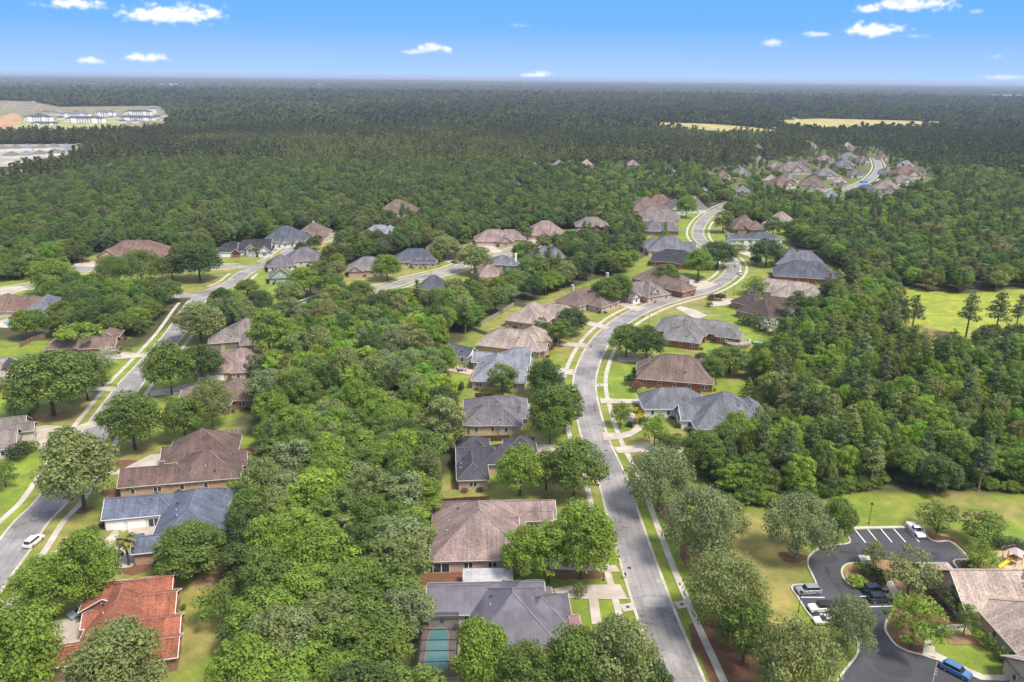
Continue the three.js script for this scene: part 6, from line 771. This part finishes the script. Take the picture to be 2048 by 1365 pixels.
{ const c = [-202.6,-313.8], g = thing('swimming_pool', 'oval pool with pale surround at the far left', 'pool', c[0], c[1], .1); const e = (a, b) => Array.from({ length: 28 }, (_, i) => [Math.cos(i / 28 * 6.283) * a, Math.sin(i / 28 * 6.283) * b]); const d = new MB(); sheet(d, e(9.5, 8), .12); d.build('deck', M.concrete, g); const w = new MB(); sheet(w, e(6, 4.2), .17); w.build('water', M.water, g); }
{ const c = [87.3,-294.5], g = thing('deck', 'grey rounded timber deck behind the red brick house', 'deck', c[0], c[1], -.3); new MB().tube(V(0, .2, 0), V(0, 1.3, 0), 5, 5, 20).build('base', M.wood, g); for (let i = 0; i < 18; i++) { const z = -4.8 + i * .56, hw = Math.sqrt(Math.max(.1, 25 - z * z)); new MB().box(0, 1.3, z, hw * 2, .06, .5).build('board', M.greywood, g); } for (let i = 0; i < 16; i++) { const a = i / 16 * 6.283; new MB().box(Math.cos(a) * 4.9, 1.3, Math.sin(a) * 4.9, .08, 1, .08).build('post', M.white, g); } const rl = new MB(); strip(rl, Array.from({ length: 33 }, (_, i) => [Math.cos(i / 32 * 6.283) * 4.9, Math.sin(i / 32 * 6.283) * 4.9]), -.06, .06, 2.35, .08); rl.build('rail', M.white, g); }
{ const c = [95.9,-296], g = thing('trampoline', 'small square play frame on the bright lawn', 'play frame', c[0], c[1], -.3); for (const [a, b] of [[-2, -1.6], [2, -1.6], [2, 1.6], [-2, 1.6]]) new MB().box(a, 0, b, .12, 2.2, .12).build('post', M.wood, g); new MB().box(0, .6, 0, 3.8, .08, 3).build('mat', std([.16, .30, .22]), g); for (const s of [-1, 1]) new MB().beam(V(-2, 2.2, s * 1.6), V(2, 2.2, s * 1.6), .12, .12).build('beam', M.wood, g); }
{ const c = [83.1,-202.5], g = thing('deck', 'walled timber platform hidden in the right woods', 'deck', c[0], c[1], .1); new MB().box(0, 0, 0, 7, .7, 6).build('platform', M.greywood, g); for (const [x, z, a, b] of [[0, -3, 7, .1], [3.5, 0, .1, 6], [-3.5, -1.5, .1, 3]]) new MB().box(x, .7, z, a, 1.1, b).build('railing', M.darkwood, g); new MB().box(-2.4, .7, -1.8, 1.5, 1.5, 1.2).build('box_seat', M.white, g); }
{ const c = [-17.2,-262.4], g = thing('patio', 'brick terrace with a round table beside the white garage', 'patio', c[0], c[1], -.5); new MB().box(0, .02, 0, 9, .14, 5).build('paving', M.wall.pinkbrick, g); const t = thing('patio_table', 'round dark table with chairs on the brick terrace', 'table', c[0] - .5, c[1], 0, undefined, .16); new MB().tube(V(0, .7, 0), V(0, .78, 0), 1.3, 1.3, 18).build('top', M.steel, t); new MB().tube(V(0, 0, 0), V(0, .7, 0), .12, .08, 8).build('leg', M.black, t); for (let i = 0; i < 4; i++) { const a = i * 1.57 + .5; const k = thing('patio_chair', ['dark patio chair nearest the garage wall', 'dark patio chair on the lawn side of the round table', 'dark patio chair at the far side of the round table', 'dark patio chair at the open side of the round table'][i], 'chair', c[0] - .5 + Math.cos(a) * 1.8, c[1] + Math.sin(a) * 1.8, -a, undefined, .16); new MB().box(0, .4, 0, .5, .08, .5).build('seat', M.black, k); new MB().box(.24, .48, 0, .06, .5, .5).build('backrest', M.black, k); for (const [p, q] of [[-.2, -.2], [.2, -.2], [.2, .2], [-.2, .2]]) new MB().box(p, 0, q, .05, .4, .05).build('leg', M.black, k); } }

// ---------------------------------------------------------------- the tan building, playground and flag
house('long tan roofed community building with glazed porch', { roof: 'warm', wall: 'tan', name: 'community_building', category: 'building', O: [85.2,-127.7], D: [89.5,-127.8], s: .56, h: 3.1, wings: [W_(.6, -1, 30, 13.4, { ax: 'u', e0: 'gable' }), W_(3.4, -14, 17, 4, { ax: 'v', s: .5 }), W_(.2, -26, 13, -12.4, { ax: 'u', e0: 'gable' }), W_(-2, 9, 6, 15.6, { ax: 'u', e0: 'gable', s: .5, open: 1 })] });
{ const c = [108,-148], g = thing('playset', 'playground tower with a yellow slide and pink canopy', 'playset', c[0], c[1], .4); for (const [a, b] of [[-1, -1], [1, -1], [1, 1], [-1, 1]]) new MB().tube(V(a, 0, b), V(a, 3, b), .07, .07, 8).build('post', M.goldwood, g); new MB().box(0, 1.4, 0, 2.1, .1, 2.1).build('floor', M.wood, g); const r = new MB(); for (const [a, b] of [[[-1.3, -1.3], [1.3, -1.3]], [[1.3, -1.3], [1.3, 1.3]], [[1.3, 1.3], [-1.3, 1.3]], [[-1.3, 1.3], [-1.3, -1.3]]]) r.tri(V(b[0], 3, b[1]), V(a[0], 3, a[1]), V(0, 3.9, 0)); r.build('canopy', std([.50, .36, .40]), g); const s = new MB(); for (let i = 0; i < 6; i++) { const t0 = i / 6, t1 = (i + 1) / 6, q = (t, z) => V(-1 - t * 3.4, 1.45 * (1 - t) * (1 - t * .25) + .15, z); s.quad(q(t0, .35), q(t1, .35), q(t1, -.35), q(t0, -.35)); for (const z of [-.35, .35]) s.quad(q(t0, z), q(t1, z), q(t1, z).setY(q(t1, z).y + .25), q(t0, z).setY(q(t0, z).y + .25)); } s.build('slide', std([.85, .55, .04], { roughness: .4, side: THREE.DoubleSide }), g);
  const d = [107.8,-150.6], w = thing('swing_frame', 'purple legged swing frame behind the playground tower', 'swing', d[0], d[1], .3); for (const x of [-1.8, 1.8]) for (const z of [-1, 1]) new MB().tube(V(x, 0, z), V(x, 2.7, 0), .05, .05, 6).build('leg', std([.25, .10, .28]), w); new MB().tube(V(-1.9, 2.7, 0), V(1.9, 2.7, 0), .06, .06, 6).build('top_bar', std([.25, .10, .28]), w); for (const x of [-.8, .8]) { const sw = new MB().box(x, .5, 0, .5, .05, .2).build('seat', M.black, w); new MB().tube(V(x - .22, .52, 0), V(x - .22, 2.7, 0), .015, .015, 4).tube(V(x + .22, .52, 0), V(x + .22, 2.7, 0), .015, .015, 4).build('chain', M.steel, sw); } }
{ const c = [69.3,-106.7], g = thing('flagpole', 'white flagpole with a limp striped flag at the lower right', 'flagpole', c[0], c[1]); new MB().tube(V(0, 0, 0), V(0, 8.6, 0), .06, .04, 8).build('pole', M.white, g); mesh('ball', new THREE.SphereGeometry(.09, 10, 8).translate(0, 8.68, 0), std([.7, .5, .1], { metalness: .6, roughness: .3 }), g);
  const f = new THREE.Group(); f.name = 'flag'; g.add(f); const fold = (u, v) => V(.06 + u * .34 + Math.sin(u * 9 + v * 2) * .05, 8.3 - v * 1.9 - u * .25, Math.sin(u * 14) * .13 * (1 - v * .2)); for (let i = 0; i < 7; i++) { const m = new MB(); for (let a = 0; a < 10; a++) for (let b = 0; b < 5; b++) { const u0 = a / 10, u1 = (a + 1) / 10, v0 = (i + b / 5) / 7, v1 = (i + (b + 1) / 5) / 7; m.quad(fold(u0, v0), fold(u0, v1), fold(u1, v1), fold(u1, v0)); } m.build(i === 0 || i === 1 ? 'canton' : 'stripe', i < 2 ? std([.03, .05, .18], { side: THREE.DoubleSide }) : i % 2 ? std([.55, .05, .07], { side: THREE.DoubleSide }) : std([.8, .8, .8], { side: THREE.DoubleSide }), f); } }

// ---------------------------------------------------------------- far white apartment blocks, row houses, distant roofs
function block(label, [x, z], w, d, storeys, turn, roof, wallM = M.white, group) {
  const g = thing('apartment_block', label, 'building', x, z, turn, group), h = storeys * 3.1; new MB().box(0, 0, 0, w, h, d).build('wall', wallM, g); const wg = [-w / 2 - .6, -d / 2 - .6, w / 2 + .6, d / 2 + .6, {}]; wg.h = h + .17; wg.s = .42; roofWing(g, wg, M.roof[roof], M.trim, 0);
  const n = Math.round(w / 5); for (let f = 0; f < storeys; f++) for (let k = 0; k < n; k++) new MB().box(-w / 2 + (k + .5) * w / n, f * 3.1 + .8, d / 2 + .04, w / n * .42, 1.7, .12).build('window', M.pane, g);
  for (const k of [-.28, .28]) { const p = new MB(); p.box(k * w, 0, d / 2 + .9, w * .12, h, 1.8); p.build('balcony_bay', wallM, g); }
}
block('white apartment block on the left of the far development', [-980.4,-1705.6], 50, 18, 3, .1, 'slate'); block('long white apartment block in the middle of the far development', [-866.1,-1671.6], 72, 18, 3, .05, 'slate'); block('white apartment block behind the long middle one', [-980.4,-1852.2], 60, 18, 3, .05, 'stone'); block('white apartment block by the pines on the right of the far development', [-809.4,-1780], 70, 18, 2, 0, 'slate'); block('upper white apartment block on the right of the far development', [-901.5,-1991.3], 58, 18, 3, .05, 'slate'); block('corner white apartment block at the right end of the far development', [-905.9,-2071.2], 24, 20, 4, .3, 'grey'); block('low white apartment block in front on the left', [-904,-1594.3], 50, 14, 1, .05, 'slate'); block('pale apartment block behind the balcony row', [-950.8,-1929.6], 40, 16, 3, .1, 'grey');
for (let i = 0; i < 14; i++) { const a = [...Array(14)].map((_, k) => k), spots = [[-1194.2,-2058],[-1176.8,-2062.2],[-1159.3,-2066.5],[-1142.8,-2070.6],[-1126.2,-2074.7],[-1109.6,-2078.8],[-1093,-2082.9],[-1077.3,-2086.7],[-1061.7,-2090.5],[-1045.9,-2094.4],[-1030.1,-2098.3],[-1014.3,-2102.2],[-986.3,-2080.1],[-970.5,-2084]]; house('small pinkish house in the far row behind the white apartments', { roof: ['pink', 'rust', 'stone', 'tan'][i % 4], wall: 'stucco', O: spots[i], turn: .05, detail: 0, s: .7, group: 'far pinkish row houses', wings: [W_(0, 0, 15, 13, {})], front: 5 }); }
for (let i = 0; i < 16; i++) { const spots = [[-1608.5,-2607.2],[-1617.4,-2653.2],[-1577,-2617.5],[-1535.1,-2583.6],[-1472.4,-2512.8],[-1487.6,-2423.3],[-1470.3,-2428.5],[-1432.6,-2399.2],[-1376.8,-2337.9],[-1376,-2230.3],[-1359.8,-2234.7],[-1309.4,-2181.3],[-1291.2,-2186.1],[-1304,-2249.9],[-1407.9,-2447.2],[-1580.5,-2716.4]]; house('tiny pale roofed house above the orange building site', { roof: ['pink', 'beige', 'tan', 'light'][i % 4], wall: 'stucco', O: spots[i], turn: .2, detail: 0, s: .6, group: 'tiny houses above the building site', wings: [W_(0, 0, 16, 14, {})], front: 5 }); }
for (let i = 0; i < 12; i++) { const spots = [[-662.5,-1041.1],[-651,-1049.7],[-639.4,-1058.3],[-623.7,-1060.2],[-611.7,-1069.1],[-595.8,-1071],[-584.7,-1079.8],[-600.9,-956.7],[-587.7,-964.2],[-578.8,-977.5],[-571.8,-997.3],[-567,-1017.7]]; house(i < 7 ? 'grey roofed unit in the rear line of far row houses' : 'white fronted unit in the front line of far row houses', { roof: ['mid', 'stone', 'light'][i % 3], wall: 'white', O: spots[i], turn: .12, detail: 0, s: .55, h: 4.6, group: i < 7 ? 'rear line of far row houses' : 'front line of far row houses', wings: [W_(0, 0, 15, 14, {})], front: 12 }); }
for (let i = 0; i < 18; i++) { const spots = [[-1097.4,-1896.7],[-1091.2,-1922.5],[-1084.9,-1949.1],[-1066.1,-1953.4],[-1059.3,-1980.8],[-1001.4,-1994.3],[-888.5,-1805.7],[-884,-1828.2],[-798.9,-1666.3],[-880.8,-1873.8],[-774.8,-1670.9],[-947.2,-2006.9],[-805,-1844.9],[-759.9,-1769.6],[-824.3,-1933.4],[-1027.8,-1755.8],[-978.2,-1766],[-924.5,-1697.5]]; house('small white house squeezed between the far apartment blocks', { roof: ['slate', 'light', 'stone', 'pink'][i % 4], wall: 'white', O: spots[i], turn: .1, detail: 0, s: .6, h: 5, group: 'small white houses between the apartment blocks', wings: [W_(0, 0, 13, 12, {})], front: 4 }); }
for (let i = 0; i < 6; i++) { const spots = [[-794.2,-1333],[-780.8,-1335],[-759.9,-1315.2],[-749.6,-1316.8],[-778.4,-1268.7],[-812.6,-1307.2]]; house('pale roof below the mown strip of the far development', { roof: ['pink', 'light', 'stone'][i % 3], wall: 'white', O: spots[i], turn: .2, detail: 0, s: .6, group: 'pale roofs below the mown strip', wings: [W_(0, 0, 14, 13, {})], front: 8 }); }
for (const [p, w, l] of [[[-2586,-6199.3], 120, 'left white shed glinting in the distant plain'], [[-2572.3,-6367.6], 160, 'longest white shed glinting in the distant plain'], [[-2426.1,-6187.5], 90, 'right white shed glinting in the distant plain'], [[706.6,-2089.2], 12, 'white barn at the back of the long yellow field'], [[-1632.9,-7034.7], 60, 'yellow roofed shed far out in the plain'], [[-662.4,-2251.3], 26, 'orange roofed barn alone in the pine woods'], [[303.3,-3354.5], 120, 'pale strip of distant roofs right of the middle'], [[3112.2,-5315.6], 200, 'pale strip of distant roofs at the right edge']]) { const g = thing('distant_shed', l, 'shed', p[0], p[1]); const wh = w < 40 ? 5 : 14; new MB().box(0, 0, 0, w, wh, 30).build('wall', l.includes('orange') ? M.wall.tan : M.white, g); const wg = [-w / 2 - 1, -16, w / 2 + 1, 16, { e0: 'gable', e1: 'gable' }]; wg.h = wh + .2; wg.s = .3; roofWing(g, wg, l.includes('orange') ? M.roof.rust : l.includes('yellow') ? M.roof.beige : M.roof.whitemetal, M.trim, 0); }

scene.traverse((o) => { if (o.isMesh) { o.castShadow = true; o.receiveShadow = true; } });
renderer.render(scene, camera);
